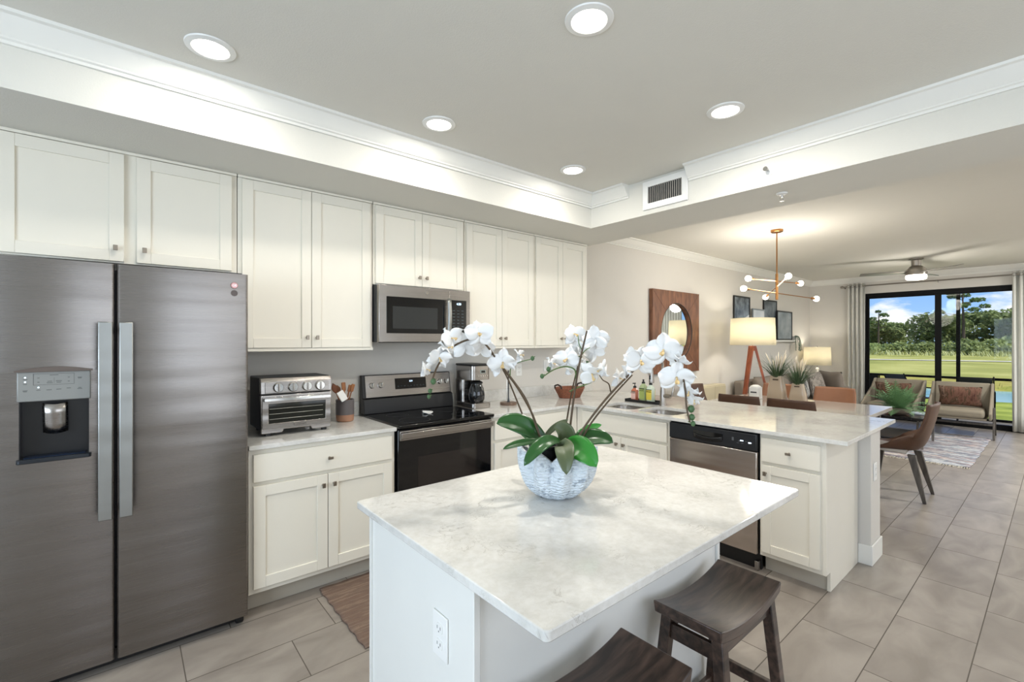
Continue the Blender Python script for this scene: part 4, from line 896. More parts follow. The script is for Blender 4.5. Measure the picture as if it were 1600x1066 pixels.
    def flower(px_, py_, t, size, yaw=0, pitch=0, roll=0):
        c_ = at(px_, py_, t); R0 = size / 720 * t / 2 * .95
        view = (Vector((0, 0, CZ)) - c_).normalized(); right = Vector((0, 0, 1)).cross(view).normalized(); up = view.cross(right)
        base = Matrix((right, up, view)).transposed()
        rot = base @ Euler((R(pitch), R(yaw), R(roll)), 'XYZ').to_matrix()
        mb = MB()
        def petal(ang, L_, W_, z0, curl):
            ca, sa = math.cos(R(ang)), math.sin(R(ang))
            ph = rnd.uniform(-.15, .15)
            def f(u, v):
                q = 2 * v - 1; w = W_ * (max(0, math.sin(math.pi * (u * .90 + .07))) ** .62) * (1 if u < .999 else .3)
                l = L_ * (u - .05 * q * q * u); x, y = l, w * q
                z = z0 + curl * 1.5 * u * u * R0 + (.20 + ph) * R0 * math.sin(q * 2.4) * u - .10 * R0 * q * q * (1 - u)
                return rot @ Vector((x * ca - y * sa, x * sa + y * ca, z)) + c_
            mb.grid(f, 8, 6)
        for a in (90, 215, 325): petal(a + rnd.uniform(-6, 6), R0 * .98, R0 * .36, -.04 * R0, -.15)
        for a in (12, 168): petal(a + rnd.uniform(-6, 6), R0 * 1.02, R0 * .55, .05 * R0, .12)
        fl = obj('flower', mb, petal_m, G, smooth='all', solid=.0006)
        lb = MB()
        def lp(u, v):
            q = 2 * v - 1; return rot @ Vector((R0 * .13 * q * math.sin(math.pi * (u * .8 + .15)), -R0 * .24 * u, R0 * (.14 + .22 * math.sin(u * 2.6)) + R0 * .14 * q * q)) + c_
        lb.grid(lp, 6, 6); lb.tube([rot @ Vector((0, R0 * .05, R0 * .05)) + c_, rot @ Vector((0, 0, R0 * .22)) + c_], [R0 * .06, R0 * .04], 8)
        obj('lip', lb, lip_m, fl, smooth='all', solid=.0008)
    FL = [(666, 578, 1.40, 30, 55, 10, 20), (686, 560, 1.42, 42, 25, 5, -15), (706, 530, 1.47, 46, 35, -5, 25), (726, 541, 1.54, 50, 160, 0, 10), (748, 522, 1.52, 52, 8, -12, 5), (752, 545, 1.58, 46, 170, 10, 0),
          (700, 545, 1.45, 36, 60, 0, 40), (786, 567, 1.58, 50, -8, 25, 0), (812, 556, 1.58, 28, 75, -10, 15), (776, 572, 1.60, 34, 40, 10, 60),
          (897, 523, 1.74, 40, 30, -5, 10), (930, 530, 1.72, 48, 175, 5, 0), (929, 550, 1.74, 40, 165, 0, 30), (886, 562, 1.69, 46, -20, 0, -10), (898, 572, 1.73, 38, 30, 20, 20), (862, 569, 1.66, 26, 70, 0, 20),
          (900, 543, 1.76, 34, 140, 0, 0), (926, 584, 1.60, 50, -40, 35, 40), (941, 578, 1.57, 36, -70, 0, 0), (913, 575, 1.70, 30, 40, 20, 0),
          (1001, 565, 1.56, 54, 12, 0, -8), (987, 556, 1.60, 32, 150, 0, 0), (1037, 549, 1.52, 64, -12, 0, 5), (1061, 564, 1.50, 44, -60, 10, 30), (1057, 591, 1.49, 60, 6, 18, 0), (1077, 612, 1.48, 36, -35, 30, 15),
          (1086, 625, 1.47, 32, -60, 10, 50), (968, 592, 1.64, 36, 55, 10, 10), (978, 584, 1.62, 28, 100, 0, 0)]
    for a in FL: flower(*a)
orchids()

# ------------------------------------------------------------------ wall mirror, ledge and pictures
def mirror():
    cx, cz, w, h, r = 5.715, 1.592, .585, .548, .385
    G = thing('wall_mirror', 'round mirror in a broad square walnut frame on the dining wall', 'mirror', (cx, WY, cz))
    circ = [(cx + r * math.cos(k * math.pi / 32), cz + r * math.sin(k * math.pi / 32)) for k in range(64)]
    F = obj('frame', MB().prism([(cx - w, cz - h), (cx + w, cz - h), (cx + w, cz + h), (cx - w, cz + h)], WY - .055, WY - .002, holes=[circ], plane='xz'), walnutw, G, bev=.004)
    mb = MB()
    for sx in (-1, 1):
        for sz in (-1, 1):
            a = Vector((cx + sx * w, WY - .0555, cz + sz * h)); b = Vector((cx + sx * r * .74, WY - .0555, cz + sz * r * .74)); mb.tube([a, b], .0016, 4)
    obj('mitre_line', mb, mat('mitre_dark', '4a2c1c', .6), F)
    n = 64
    ring = [[(cx + (r + .002 + .006 * math.cos(b)) * math.cos(a), WY - .052 + .006 * math.sin(b), cz + (r + .002 + .006 * math.cos(b)) * math.sin(a)) for b in [q * math.pi / 3 for q in range(6)]] for a in [k * 2 * math.pi / n for k in range(n)]]
    obj('inner_ring', MB().rings(ring, closed=True), black_m, G, smooth='all')
    obj('mirror_glass', MB().prism([(cx + (r + .004) * math.cos(k * math.pi / 32), cz + (r + .004) * math.sin(k * math.pi / 32)) for k in range(64)], WY - .018, WY - .012, plane='xz'), mat('silvered_glass', 'e8ecec', .02, 1.0), G)
mirror()
solo('picture_ledge', MB().box(7.40, 10.12, 3.295, WY - .001, 1.455, 1.475).box(7.40, 10.12, 3.295, 3.305, 1.475, 1.487), trim_m, 'long white picture ledge on the living room wall', 'shelf', bev=.002)
def artmat(name, c1, c2, c3, sc, split=None):
    m = bpy.data.materials.new(name); m.use_nodes = True; nt, N, L, B = nodes(m); B.inputs['Roughness'].default_value = .25
    tc = N.new('ShaderNodeTexCoord'); nz = N.new('ShaderNodeTexNoise'); nz.inputs['Scale'].default_value = sc; nz.inputs['Detail'].default_value = 8; L.new(tc.outputs['Object'], nz.inputs[0])
    cr = N.new('ShaderNodeValToRGB'); e = cr.color_ramp.elements; e[0].position = .35; e[0].color = lin(c1); e[1].position = .68; e[1].color = lin(c2); L.new(nz.outputs[0], cr.inputs[0])
    if split is not None:
        sp = N.new('ShaderNodeSeparateXYZ'); L.new(tc.outputs['Object'], sp.inputs[0]); a = N.new('ShaderNodeMath'); a.operation = 'MULTIPLY_ADD'; L.new(sp.outputs['X'], a.inputs[0]); a.inputs[1].default_value = -.35; L.new(sp.outputs['Z'], a.inputs[2])
        lt = N.new('ShaderNodeMath'); lt.operation = 'LESS_THAN'; L.new(a.outputs[0], lt.inputs[0]); lt.inputs[1].default_value = split
        mx = N.new('ShaderNodeMixRGB'); L.new(lt.outputs[0], mx.inputs[0]); L.new(cr.outputs[0], mx.inputs[1]); mx.inputs[2].default_value = lin(c3); L.new(mx.outputs[0], B.inputs['Base Color'])
    else: L.new(cr.outputs[0], B.inputs['Base Color'])
    return m
def picture(x0, x1, z1, y, fm, am, label, fw=.022):
    z0 = 1.4875 if y > 3.305 else 1.4875
    G = thing('framed_picture', label, 'picture', ((x0 + x1) / 2, y, z0), 'framed pictures leaning on the ledge')
    obj('frame', MB().prism([(x0, z0), (x1, z0), (x1, z1), (x0, z1)], y - .022, y, holes=[[(x0 + fw, z0 + fw), (x1 - fw, z0 + fw), (x1 - fw, z1 - fw), (x0 + fw, z1 - fw)]], plane='xz'), fm, G, bev=.002)
    obj('print', MB().box(x0 + fw - .002, x1 - fw + .002, y - .012, y - .004, z0 + fw - .002, z1 - fw + .002), am, G)
picture(7.47, 8.06, 2.205, 3.385, black_m, artmat('art_forest', '2c3438', '8b949a', 'e4e6e6', 6, .33), 'black framed snowy forest picture, leftmost on the ledge')
picture(8.11, 8.60, 2.02, 3.36, mat('silver_frame', '9aa0a4', .4, .5), artmat('art_pale', 'c9cfd2', 'f0f1f0', 'ffffff', 3), 'small silver framed pale print between the two tall dark pictures')
picture(8.615, 9.20, 2.205, 3.385, black_m, artmat('art_smoke', '3a4246', '7b8489', 'ffffff', 4), 'tall black framed grey picture behind the rightmost one')
picture(9.14, 9.86, 2.03, 3.355, black_m, artmat('art_cloud', '76838a', 'aab4b9', 'ffffff', 3), 'wide black framed cloudy grey picture, rightmost on the ledge')

# ------------------------------------------------------------------ generic foliage helpers
def blade(mb, p0, d, L_, w, bend, n=6):
    d = Vector(d).normalized(); hz = Vector((d.x, d.y, 0)); hz = hz.normalized() if hz.length > 1e-4 else Vector((1, 0, 0)); side = Vector((-hz.y, hz.x, 0))
    prev = None; p = Vector(p0); st = L_ / n
    for i in range(n + 1):
        t = i / n; ww = w * (1 - t) ** .7 * (1 if i else .7)
        a = mb._v(p - side * ww); b = mb._v(p + side * ww)
        if prev: mb.bm.faces.new((prev[0], prev[1], b, a))
        prev = (a, b); d = (d + (hz * .6 + Vector((0, 0, -1))) * bend / n).normalized(); p = p + d * st
    return p
rv = random.Random(11)
grass_m = mat('grass_blade_green', '3f5638', .6, var=.3, vscale=30); plume_m = mat('pale_plume', 'd9cdb8', .9)
vase_m = mat('beige_glazed_vase', 'b7a58f', .25, coat=.4)
def vase(x, y, w, d, h, label):
    G = thing('grass_vase', label, 'vase', (x, y, .7605), 'beige vases of ornamental grass on the dining table'); z = .7605
    def ring(s_, hh): return [(a, b, z + hh) for a, b in rrect(x - d * s_, x + d * s_, y - w * s_, y + w * s_, d * .55 * s_, 4)]
    V = obj('body', MB().rings([ring(.9, .0005), ring(1, .012), ring(.86, h * .5), ring(.66, h * .9), ring(.62, h), ring(.56, h), ring(.60, h * .8)], True, True), vase_m, G, smooth=True, ang=50)
    obj('handle_slot', MB().prism([(y + a * .55, z + b) for a, b in [(-w * .5, h * .82), (w * .5, h * .82), (w * .55, h * .85), (w * .5, h * .88), (-w * .5, h * .88), (-w * .55, h * .85)]], x - d * .72, x - d * .66, plane='yz'), mat('slot_shadow_brown', '4f4032', .8), V)
    mb = MB(); pl = MB()
    for k in range(120):
        a = rv.uniform(0, 6.28); s_ = rv.uniform(.1, .75)
        blade(mb, (x + .02 * math.cos(a), y + .03 * math.sin(a), z + h * .86), (math.cos(a) * s_, math.sin(a) * s_, 1), rv.uniform(.20, .36), .005, rv.uniform(.2, .9))
    obj('grass', mb, grass_m, G, label='dark green grass blades')
    for k in range(15):
        a = rv.uniform(0, 6.28); s_ = rv.uniform(.05, .45); d_ = Vector((math.cos(a) * s_, math.sin(a) * s_, 1)).normalized(); b = Vector((x, y, z + h * .9)); L_ = rv.uniform(.22, .36)
        pl.tube([b, b + d_ * L_ * .55, b + d_ * L_ * .7, b + d_ * L_ * .85, b + d_ * L_], [.0015, .002, .0065, .0055, .001], 6)
    obj('plume', pl, plume_m, G, smooth='all', label='pale feathery plumes')
vase(5.90, 2.16, .105, .062, .30, 'taller beige vase of ornamental grass, left on the dining table')
vase(5.88, 1.93, .092, .055, .225, 'shorter beige vase of ornamental grass, right on the dining table')
G = thing('lantern', 'small white ceramic lantern on the dining table behind the vases', 'lantern', (5.95, 2.42, .7605))
obj('body', MB().prism(rrect(5.89, 6.01, 2.36, 2.48, .02), .761, .90), whitepl, G, bev=.004)
obj('lid', MB().lathe([(.062, .9005), (.06, .912), (.03, .93), (.0, .932)], (5.95, 2.42, 0), 24), whitepl, G, smooth=True)
obj('slot', MB().box(5.886, 5.892, 2.385, 2.455, .835, .85), darkgrey, G)

# ------------------------------------------------------------------ dining set
def table():
    G = thing('dining_table', 'pale grey-topped dining table behind the peninsula', 'table', (5.85, 1.93, 0)); m = mat('pale_grey_tabletop', 'a9a39b', .18, coat=.3)
    obj('tabletop', MB().prism(rrect(5.36, 6.35, 1.17, 2.72, .01), .722, .76), m, G, bev=.003)
    obj('edge_band', MB().box(5.39, 6.32, 1.20, 2.69, .700, .722), greyw, G)
    for x in (5.47, 6.24):
        for y in (1.29, 2.60): obj('leg', MB().hexa([(x - .025, y - .025, .001), (x + .025, y - .025, .001), (x + .025, y + .025, .001), (x - .025, y + .025, .001)], [(x - .035, y - .035, .70), (x + .035, y - .035, .70), (x + .035, y + .035, .70), (x - .035, y + .035, .70)]), greyw, G, bev=.003)
table()
def dchair(label, shell_m=leather):
    G = thing('dining_chair', label, 'chair', (0, 0, 0), 'brown leather shell chairs around the dining table')
    prof = [(.235, .455), (.20, .445), (.10, .435), (0, .43), (-.10, .432), (-.16, .45), (-.20, .49), (-.225, .55), (-.25, .64), (-.275, .74), (-.295, .84), (-.305, .895)]
    def cp(u):
        k = u * (len(prof) - 1); i = min(int(k), len(prof) - 2); t = k - i; a, b = prof[i], prof[i+1]; return (a[0] + (b[0] - a[0]) * t, a[1] + (b[1] - a[1]) * t)
    def f(u, v):
        q = 2 * v - 1; y, z = cp(u); w = .225 + .012 * math.sin(u * 3.14) - .015 * max(0, u - .7) / .3
        bulge = math.exp(-((u - .46) / .22) ** 2)
        e = abs(q) ** 3
        y2 = y + e * (.13 * bulge + .045 * max(0, u - .5) * 2); z2 = z + e * (.10 * bulge) * (1 if u < .62 else .4)
        return (w * q, y2, z2)
    obj('shell', MB().grid(f, 26, 14), shell_m, G, world=False, solid=.020, smooth='all', soff=-1)
    def fp(u, v):
        q = 2 * v - 1; y, z = cp(u * .36); return (q * .185, y, z + .030 - .012 * abs(q) ** 4 - .006 * abs(2 * u - 1) ** 4)
    obj('seat_pad', MB().grid(fp, 10, 10), padm, G, world=False, solid=.026, smooth='all', soff=-1)
    for sx in (-1, 1):
        for y, yb in ((.15, .20), (-.13, -.23)):
            x, xb = sx * .14, sx * .205
            obj('leg', MB().hexa([(xb - .011, yb - .013, .001), (xb + .011, yb - .013, .001), (xb + .011, yb + .013, .001), (xb - .011, yb + .013, .001)], [(x - .024, y - .03, .415), (x + .024, y - .03, .415), (x + .024, y + .03, .415), (x - .024, y + .03, .415)]), greyw, G, world=False, bev=.003)
    return G
c1 = dchair('brown leather shell chair at the near end of the dining table, legs in view')
c1.location = (5.72, 1.02, 0)
dup(c1, (5.80, 2.88, 0), R(180), 'brown shell chair at the far end of the dining table, below the mirror')
dup(c1, (5.235, 2.20, 0), R(-90), 'brown chair back just behind the faucet end of the peninsula, left of its twin')
dup(c1, (5.235, 1.70, 0), R(-90), 'brown chair back directly behind the middle of the peninsula counter')
c2 = dchair('tan chair on the window side of the dining table, nearest the armchairs', tanleather); c2.location = (6.46, 1.80, 0); c2.rotation_euler = (0, 0, R(90))
dup(c2, (6.46, 2.42, 0), R(90), 'tan chair on the window side of the dining table, in front of the tripod lamp')

# ------------------------------------------------------------------ chandelier, fan, lamps
def chandelier():
    x, y = 5.57, 2.04
    G = thing('chandelier', 'brass rod chandelier with bare round bulbs over the dining table', 'chandelier', (x, y, CEIL))
    obj('canopy', MB().lathe([(.0, -.0005), (.062, -.0005), (.062, -.022), (.055, -.028), (.0, -.028)], (x, y, CEIL), 32), brass_m, G, smooth=True)
    obj('rod', MB().cyl((x, y, CEIL - .028), (x, y, 2.20), .007, seg=10), brass_m, G, smooth=True)
    obj('hub', MB().cyl((x, y, 2.22), (x, y, 1.93), .014, seg=14), brass_m, G, smooth=True)
    c_ = Vector((x, y, 0))
    for (p, q) in (((1170, 436, 4.95), (1245, 443, 5.35)), ((1162, 452, 5.0), (1268, 467, 5.4)), ((1242, 433, 4.8), (1208, 463, 5.5))):
        a, b = at(*p), at(*q); mid = (a + b) / 2; sh = Vector((x - mid.x, y - mid.y, 0)); t = 0
        d = (b - a); L_ = d.length; d.normalize()
        # shift the arm sideways onto the hub
        h = c_ - Vector((a.x, a.y, 0)); dd = Vector((d.x, d.y, 0)); k = h.dot(dd) / dd.length_squared; foot = a + d * k; s_ = Vector((x - foot.x, y - foot.y, 0)); a = a + s_; b = b + s_
        A_ = obj('arm', MB().tube([a, b], .005, 8), brass_m, G, smooth=True)
        for e_, dr in ((a, -1), (b, 1)):
            o = obj('socket', MB().tube([e_ - d * dr * .05, e_ - d * dr * .045, e_ + d * dr * .0], [.008, .013, .014], 14), brass_m, A_, smooth=True)
            c2_ = e_ + d * dr * .035; rr = .034
            rings = []
            n = Vector((0, 0, 1)); s1 = d.cross(n).normalized(); s2 = d.cross(s1).normalized()
            for k in range(9):
                ph = math.pi * k / 8; r_ = max(.0006, rr * math.sin(ph) * (1 if k > 4 else .92)); cc = c2_ + d * dr * (-rr * math.cos(ph)); rings.append([cc + s1 * r_ * math.cos(w) + s2 * r_ * math.sin(w) for w in [q_ * math.pi / 7 for q_ in range(14)]])
            obj('bulb', MB().rings(rings), bulb_m, A_, smooth='all')
chandelier()
lamp('chandelier_glow', 'POINT', (5.57, 2.04, 2.10), 34, (1, .94, .84), shadow_soft_size=.25)
def fan():
    x, y = 9.1, 1.40
    G = thing('ceiling_fan', 'brushed nickel ceiling fan with three thin blades and a lit drum light', 'ceiling fan', (x, y, CEIL))
    obj('canopy', MB().lathe([(.0, -.0005), (.085, -.0005), (.085, -.018), (.06, -.03), (.058, -.11), (.075, -.12), (.0, -.12)], (x, y, CEIL), 32), nickel_m, G, smooth=True)
    obj('motor', MB().lathe([(.0, -.1205), (.075, -.1205), (.12, -.165), (.128, -.20), (.128, -.25), (.0, -.25)], (x, y, CEIL), 36), nickel_m, G, smooth=True)
    obj('light_drum', MB().lathe([(.0, -.2505), (.118, -.2505), (.125, -.265), (.122, -.305), (.10, -.318), (.0, -.32)], (x, y, CEIL), 36), lens_m, G, smooth=True)
    bm_ = mat('fan_blade_silver', '8d8a84', .4, .5)
    for a in (230, -10, 110):
        c_, s_ = math.cos(R(a)), math.sin(R(a))
        def f(u, v):
            r = .11 + .57 * u; w = (.05 + .02 * math.sin(u * 2.4)) * (1 if u < .97 else .8); q = (v - .5) * 2
            return (x + r * c_ - w * q * s_, y + r * s_ + w * q * c_, CEIL - .205 + .012 * q)
        obj('blade', MB().grid(f, 14, 4), bm_, G, solid=.007, smooth=True)
fan()
lamp('fan_glow', 'POINT', (9.1, 1.40, CEIL - .50), 14, (1, .94, .85), shadow_soft_size=.12)
def drum(x, y, r0, r1, z0, z1, G, m=shade_m):
    o = obj('lamp_shade', MB().lathe([(r1, z1), (r0, z0), (r0 - .003, z0), (r1 - .003, z1)], (x, y, 0), 48), m, G, smooth=True)
    return o
def rings_fix(o): pass
def drum2(x, y, r0, r1, z0, z1, G):
    mb = MB(); mb.grid(lambda u, v: (x + (r0 + (r1 - r0) * v) * math.cos(2 * math.pi * u), y + (r0 + (r1 - r0) * v) * math.sin(2 * math.pi * u), z0 + (z1 - z0) * v), 48, 1)
    S_ = obj('lamp_shade', mb, shade_m, G, smooth='all', solid=.002)
    n = 48
    for rr, zz in ((r0, z0), (r1, z1)):
        ring = [[(x + (rr + .003 * math.cos(b)) * math.cos(a), y + (rr + .003 * math.cos(b)) * math.sin(a), zz + .003 * math.sin(b)) for b in [q * math.pi / 2 for q in range(4)]] for a in [k * 2 * math.pi / n for k in range(n)]]
        obj('shade_ring', MB().rings(ring, closed=True), mat('shade_trim', 'e9e1c6', .8), S_)
    mb = MB()
    for a in (0, 120, 240): mb.tube([(x, y, z1 - .03), (x + (r1 - .002) * math.cos(R(a)), y + (r1 - .002) * math.sin(R(a)), z1 - .005)], .002, 5)
    obj('spider', mb, nickel_m, S_); return S_
x, y = 6.95, 2.87
G = thing('floor_lamp', 'tripod floor lamp with reddish wooden legs and a wide cream drum shade', 'floor lamp', (x, y, 0))
drum2(x, y, .298, .285, 1.415, 1.795, G)
obj('hub', MB().cyl((x, y, 1.33), (x, y, 1.40), .05, .03), cherryw, G, smooth=True)
obj('stem', MB().cyl((x, y, 1.40), (x, y, 1.77), .008), nickel_m, G)
obj('bulb', MB().lathe([(.0001, 1.50), (.02, 1.505), (.035, 1.56), (.03, 1.60), (.0001, 1.62)], (x, y, 0), 14), bulb_m, G, smooth='all')
for a in (-68, 52, 172):
    c_, s_ = math.cos(R(a)), math.sin(R(a)); sd = Vector((-s_, c_, 0)); rd = Vector((c_, s_, 0)); t = Vector((x, y, 1.40)) + rd * .03; b = Vector((x, y, .001)) + rd * .36
    mb = MB().hexa([b - sd * .02 - rd * .014, b + sd * .02 - rd * .014, b + sd * .02 + rd * .014, b - sd * .02 + rd * .014], [t - sd * .034 - rd * .018, t + sd * .034 - rd * .018, t + sd * .034 + rd * .018, t - sd * .034 + rd * .018]); obj('leg', mb, cherryw, G, bev=.003)
lamp('floor_lamp_glow', 'POINT', (x, y, 1.60), 17, (1, .93, .80), shadow_soft_size=.05)
x, y = 10.48, 3.10
G = thing('end_table', 'small grey-brown end table in the corner under the table lamp', 'side table', (x, y, 0))
obj('tabletop', MB().lathe([(.0, .60), (.24, .60), (.24, .62), (.0, .62)], (x, y, 0), 32), greyw, G)
for a in (45, 165, 285): obj('leg', MB().tube([(x + .20 * math.cos(R(a)), y + .20 * math.sin(R(a)), .012), (x + .12 * math.cos(R(a)), y + .12 * math.sin(R(a)), .60)], .012, 8), greyw, G)
G = thing('table_lamp', 'white ceramic table lamp with a cream drum shade in the far corner', 'table lamp', (x, y, .62))
obj('base', MB().lathe([(.0, .6205), (.07, .6205), (.072, .64), (.04, .66), (.075, .72), (.082, .78), (.06, .84), (.025, .87), (.038, .90), (.03, .93), (.012, .95), (.0, .95)], (x, y, 0), 32), mat('white_ceramic', 'e4e0d8', .2, coat=.5), G, smooth='all')
obj('stem', MB().cyl((x, y, .95), (x, y, 1.36), .006), nickel_m, G)
obj('bulb', MB().lathe([(.0001, 1.10), (.03, 1.15), (.02, 1.2), (.0001, 1.21)], (x, y, 0), 12), bulb_m, G, smooth='all')
obj('finial', MB().lathe([(.008, 1.345), (.012, 1.365), (.0001, 1.38)], (x, y, 0), 10), nickel_m, G, smooth='all')
drum2(x, y, .235, .22, 1.00, 1.345, G)
lamp('table_lamp_glow', 'POINT', (x, y, 1.19), 11, (1, .93, .80), shadow_soft_size=.05)

# ------------------------------------------------------------------ sofa and cushions
def cushion(mb, c, w, h, d, rot=Matrix.Identity(3)):
    def f(sgn):
        def g(u, v):
            a, b = 2 * u - 1, 2 * v - 1; k = (1 - abs(a) ** 3.2) ** .5 * (1 - abs(b) ** 3.2) ** .5
            pinch = 1 - .07 * (1 - abs(a)) * abs(b) ** 3 - .07 * (1 - abs(b)) * abs(a) ** 3
            return Vector(c) + rot @ Vector((a * w / 2 * pinch, sgn * d / 2 * k, b * h / 2 * pinch))
        return g
    mb.grid(f(1), 14, 14); mb.grid(f(-1), 14, 14); bmesh.ops.remove_doubles(mb.bm, verts=mb.bm.verts, dist=1e-4); return mb
G = thing('sofa', 'long grey-brown fabric sofa along the living room wall', 'sofa', (8.7, 2.9, 0))
X0, X1 = 7.36, 10.10
obj('base', MB().box(X0, X1, 2.45, 3.30, .10, .30), sofa_m, G, bev=.02, seg=3)
obj('backrest', MB().hexa([(X0, 3.12, .30), (X1, 3.12, .30), (X1, 3.30, .30), (X0, 3.30, .30)], [(X0 + .02, 3.20, .84), (X1 - .02, 3.20, .84), (X1 - .02, 3.34, .84), (X0 + .02, 3.34, .84)]), sofa_m, G, bev=.03, seg=3)
for a, b in ((X0, X0 + .17), (X1 - .17, X1)): obj('arm', MB().box(a, b, 2.44, 3.20, .30, .64), sofa_m, G, bev=.03, seg=3)
for k in range(3):
    a = X0 + .18 + k * .795; obj('seat_cushion', MB().box(a, a + .785, 2.47, 3.10, .302, .46), sofa_m, G, bev=.035, seg=4)
    mb = MB(); cushion(mb, (a + .39, 3.06, .68), .78, .46, .20, Matrix.Rotation(R(-10), 3, 'X')); obj('back_cushion', mb, sofa_m, G, smooth='all')
for px_ in (X0 + .1, X1 - .1):
    for py_ in (2.52, 3.2): obj('foot', MB().cyl((px_, py_, .001), (px_, py_, .10), .018, .024, 12), greyw, G)
pat_m = rugmat('patterned_pillow', ['2f2d2e', '6b645f', 'b9b0a6', '4a4543', '8a8078'], 14, 14, 3)
blk_m = rugmat('black_white_pillow', ['1d1e20', '2a2b2d', 'd8d6d0', '1d1e20'], 12, 12, 2.5)
def pillow(c, w, h, rz, rx, m, label, group='throw pillows on the sofa'):
    mb = MB(); cushion(mb, (0, 0, 0), w, h, .15); mb.xf(Matrix.Translation(c) @ Matrix.Rotation(R(rz), 4, 'Z') @ Matrix.Rotation(R(rx), 4, 'X'))
    return solo('throw_pillow', mb, m, label, 'pillow', group, smooth='all')
pillow((8.9, 2.86, .70), .46, .46, 6, -14, blk_m, 'black and white patterned pillow near the middle of the sofa')
pillow((9.42, 2.80, .695), .50, .46, -8, -16, pat_m, 'grey and brown woven pillow right of the black and white one')
pillow((9.80, 2.66, .70), .46, .46, 62, -12, sofa_m, 'plain grey pillow leaning on the right arm of the sofa')
G = thing('cabinet_console', 'low cream console cabinet against the wall left of the sofa', 'cabinet', (6.6, 3.25, 0)); crm = mat('cream_lacquer', 'cdc3a6', .4)
obj('body', MB().box(6.20, 6.90, 3.24, 3.372, .08, .83), crm, G, bev=.004)
for a, b in ((6.215, 6.547), (6.553, 6.885)): obj('door', MB().box(a, b, 3.225, 3.239, .10, .81), crm, G, bev=.003)
for px_ in (6.24, 6.86): obj('leg', MB().box(px_ - .02, px_ + .02, 3.26, 3.36, .001, .08), greyw, G)

# ------------------------------------------------------------------ armchairs, coffee table, living rug
floral_m = rugmat('floral_pillow', ['2f241e', '5d3c33', '7d5a4b', '46392a', '8f7263', '33281f'], 7, 7, 2)
def armchair(label):
    G = thing('armchair', label, 'armchair', (0, 0, 0), 'taupe armchairs in front of the glass doors')       # faces +Y
    w = .325
    obj('seat', MB().box(-w + .04, w - .04, -.28, .30, .315, .43), armch_m, G, world=False, bev=.04, seg=4)
    obj('seat_rail', MB().box(-w + .02, w - .02, -.30, .28, .285, .315), armch_m, G, world=False, bev=.01)
    obj('backrest', MB().hexa([(-w, -.36, .30), (w, -.36, .30), (w, -.27, .30), (-w, -.27, .30)], [(-w, -.50, .80), (w, -.50, .80), (w, -.44, .80), (-w, -.44, .80)]), armch_m, G, world=False, bev=.025, seg=3)
    for s_ in (-1, 1):
        x0, x1 = (s_ * w, s_ * (w + .035)); 
        obj('side_wing', MB().prism([(-.36, .30), (.30, .30), (.32, .40), (.20, .46), (-.25, .66), (-.42, .80), (-.50, .80)], min(x0, x1), max(x0, x1), plane='yz'), armch_m, G, world=False, bev=.012, seg=3)
        xm = s_ * (w + .05); 
        mb = MB(); a = .016
        for (yb, yt) in ((.20, .02), (-.36, -.06)):
            mb = MB().hexa([(xm - .013, yb - a, .001), (xm + .013, yb - a, .001), (xm + .013, yb + a, .001), (xm - .013, yb + a, .001)], [(xm - .013, yt - a, .46), (xm + .013, yt - a, .46), (xm + .013, yt + a, .46), (xm - .013, yt + a, .46)]); obj('leg', mb, greyw, G, world=False, bev=.003)
    obj('stretcher', MB().box(-w - .05, w + .05, .10, .13, .20, .235), greyw, G, world=False, bev=.003)
    return G
A1 = armchair('taupe armchair on the right, nearest the right curtain'); A1.location = (9.98, 1.02, .0); A1.rotation_euler = (0, 0, R(92))
dup(A1, (10.02, 1.86, 0), R(87), 'taupe armchair on the left, behind the fern')
for (x, y, rz, lb) in ((10.12, 1.03, 93, 'floral pillow on the right armchair'), (10.16, 1.86, 87, 'floral pillow on the left armchair behind the fern')):
    mb = MB(); cushion(mb, (0, 0, 0), .50, .33, .13); mb.xf(Matrix.Translation((x, y, .60)) @ Matrix.Rotation(R(rz), 4, 'Z') @ Matrix.Rotation(R(-16), 4, 'X')); solo('throw_pillow', mb, floral_m, lb, 'pillow', 'floral pillows', smooth='all')
def rug2():
    mb = MB(); mb.grid(lambda u, v: (7.45 + 2.45 * u + .006 * math.sin(v * 37), .67 + 2.0 * v + .006 * math.sin(u * 31), .008), 50, 40)
    G = thing('area_rug', 'distressed blue-grey area rug with fringe under the coffee table', 'rug', (8.7, 1.67, 0))
    obj('pile', mb, rugmat('distressed_rug', ['454e60', '8a94a4', 'cfd0d0', '5f6a7e', 'a9938f', 'dedbd6', '4d576a'], 8, 1.6, 1.3), G, solid=.012, smooth=True)
    fr = MB(); r_ = random.Random(3)
    for xe, sg in ((7.45, -1), (9.90, 1)):
        for k in range(150):
            yy = .68 + 1.98 * k / 149; fr.tube([(xe, yy, .008), (xe + sg * .03, yy + r_.uniform(-.01, .01), .012), (xe + sg * r_.uniform(.05, .08), yy + r_.uniform(-.02, .02), .004)], .0035, 4)
    f_ = obj('fringe', fr, mat('fringe_cream', 'c9c2b5', .95), G); f_['kind'] = 'stuff'
rug2()
G = thing('coffee_table', 'black-topped coffee table on slim metal legs on the area rug', 'coffee table', (8.62, 1.62, .0))
obj('tabletop', MB().box(8.15, 9.05, 1.16, 2.06, .395, .43), mat('black_tabletop', '17171a', .12, coat=.4), G, bev=.003)
for px_ in (8.19, 9.01):
    for py_ in (1.20, 2.02): obj('leg', MB().box(px_ - .015, px_ + .015, py_ - .015, py_ + .015, .016, .395), nickel_m, G)
obj('shelf', MB().box(8.19, 9.01, 1.20, 2.02, .12, .135), mat('smoked_shelf', '3b3c3e', .2), G)
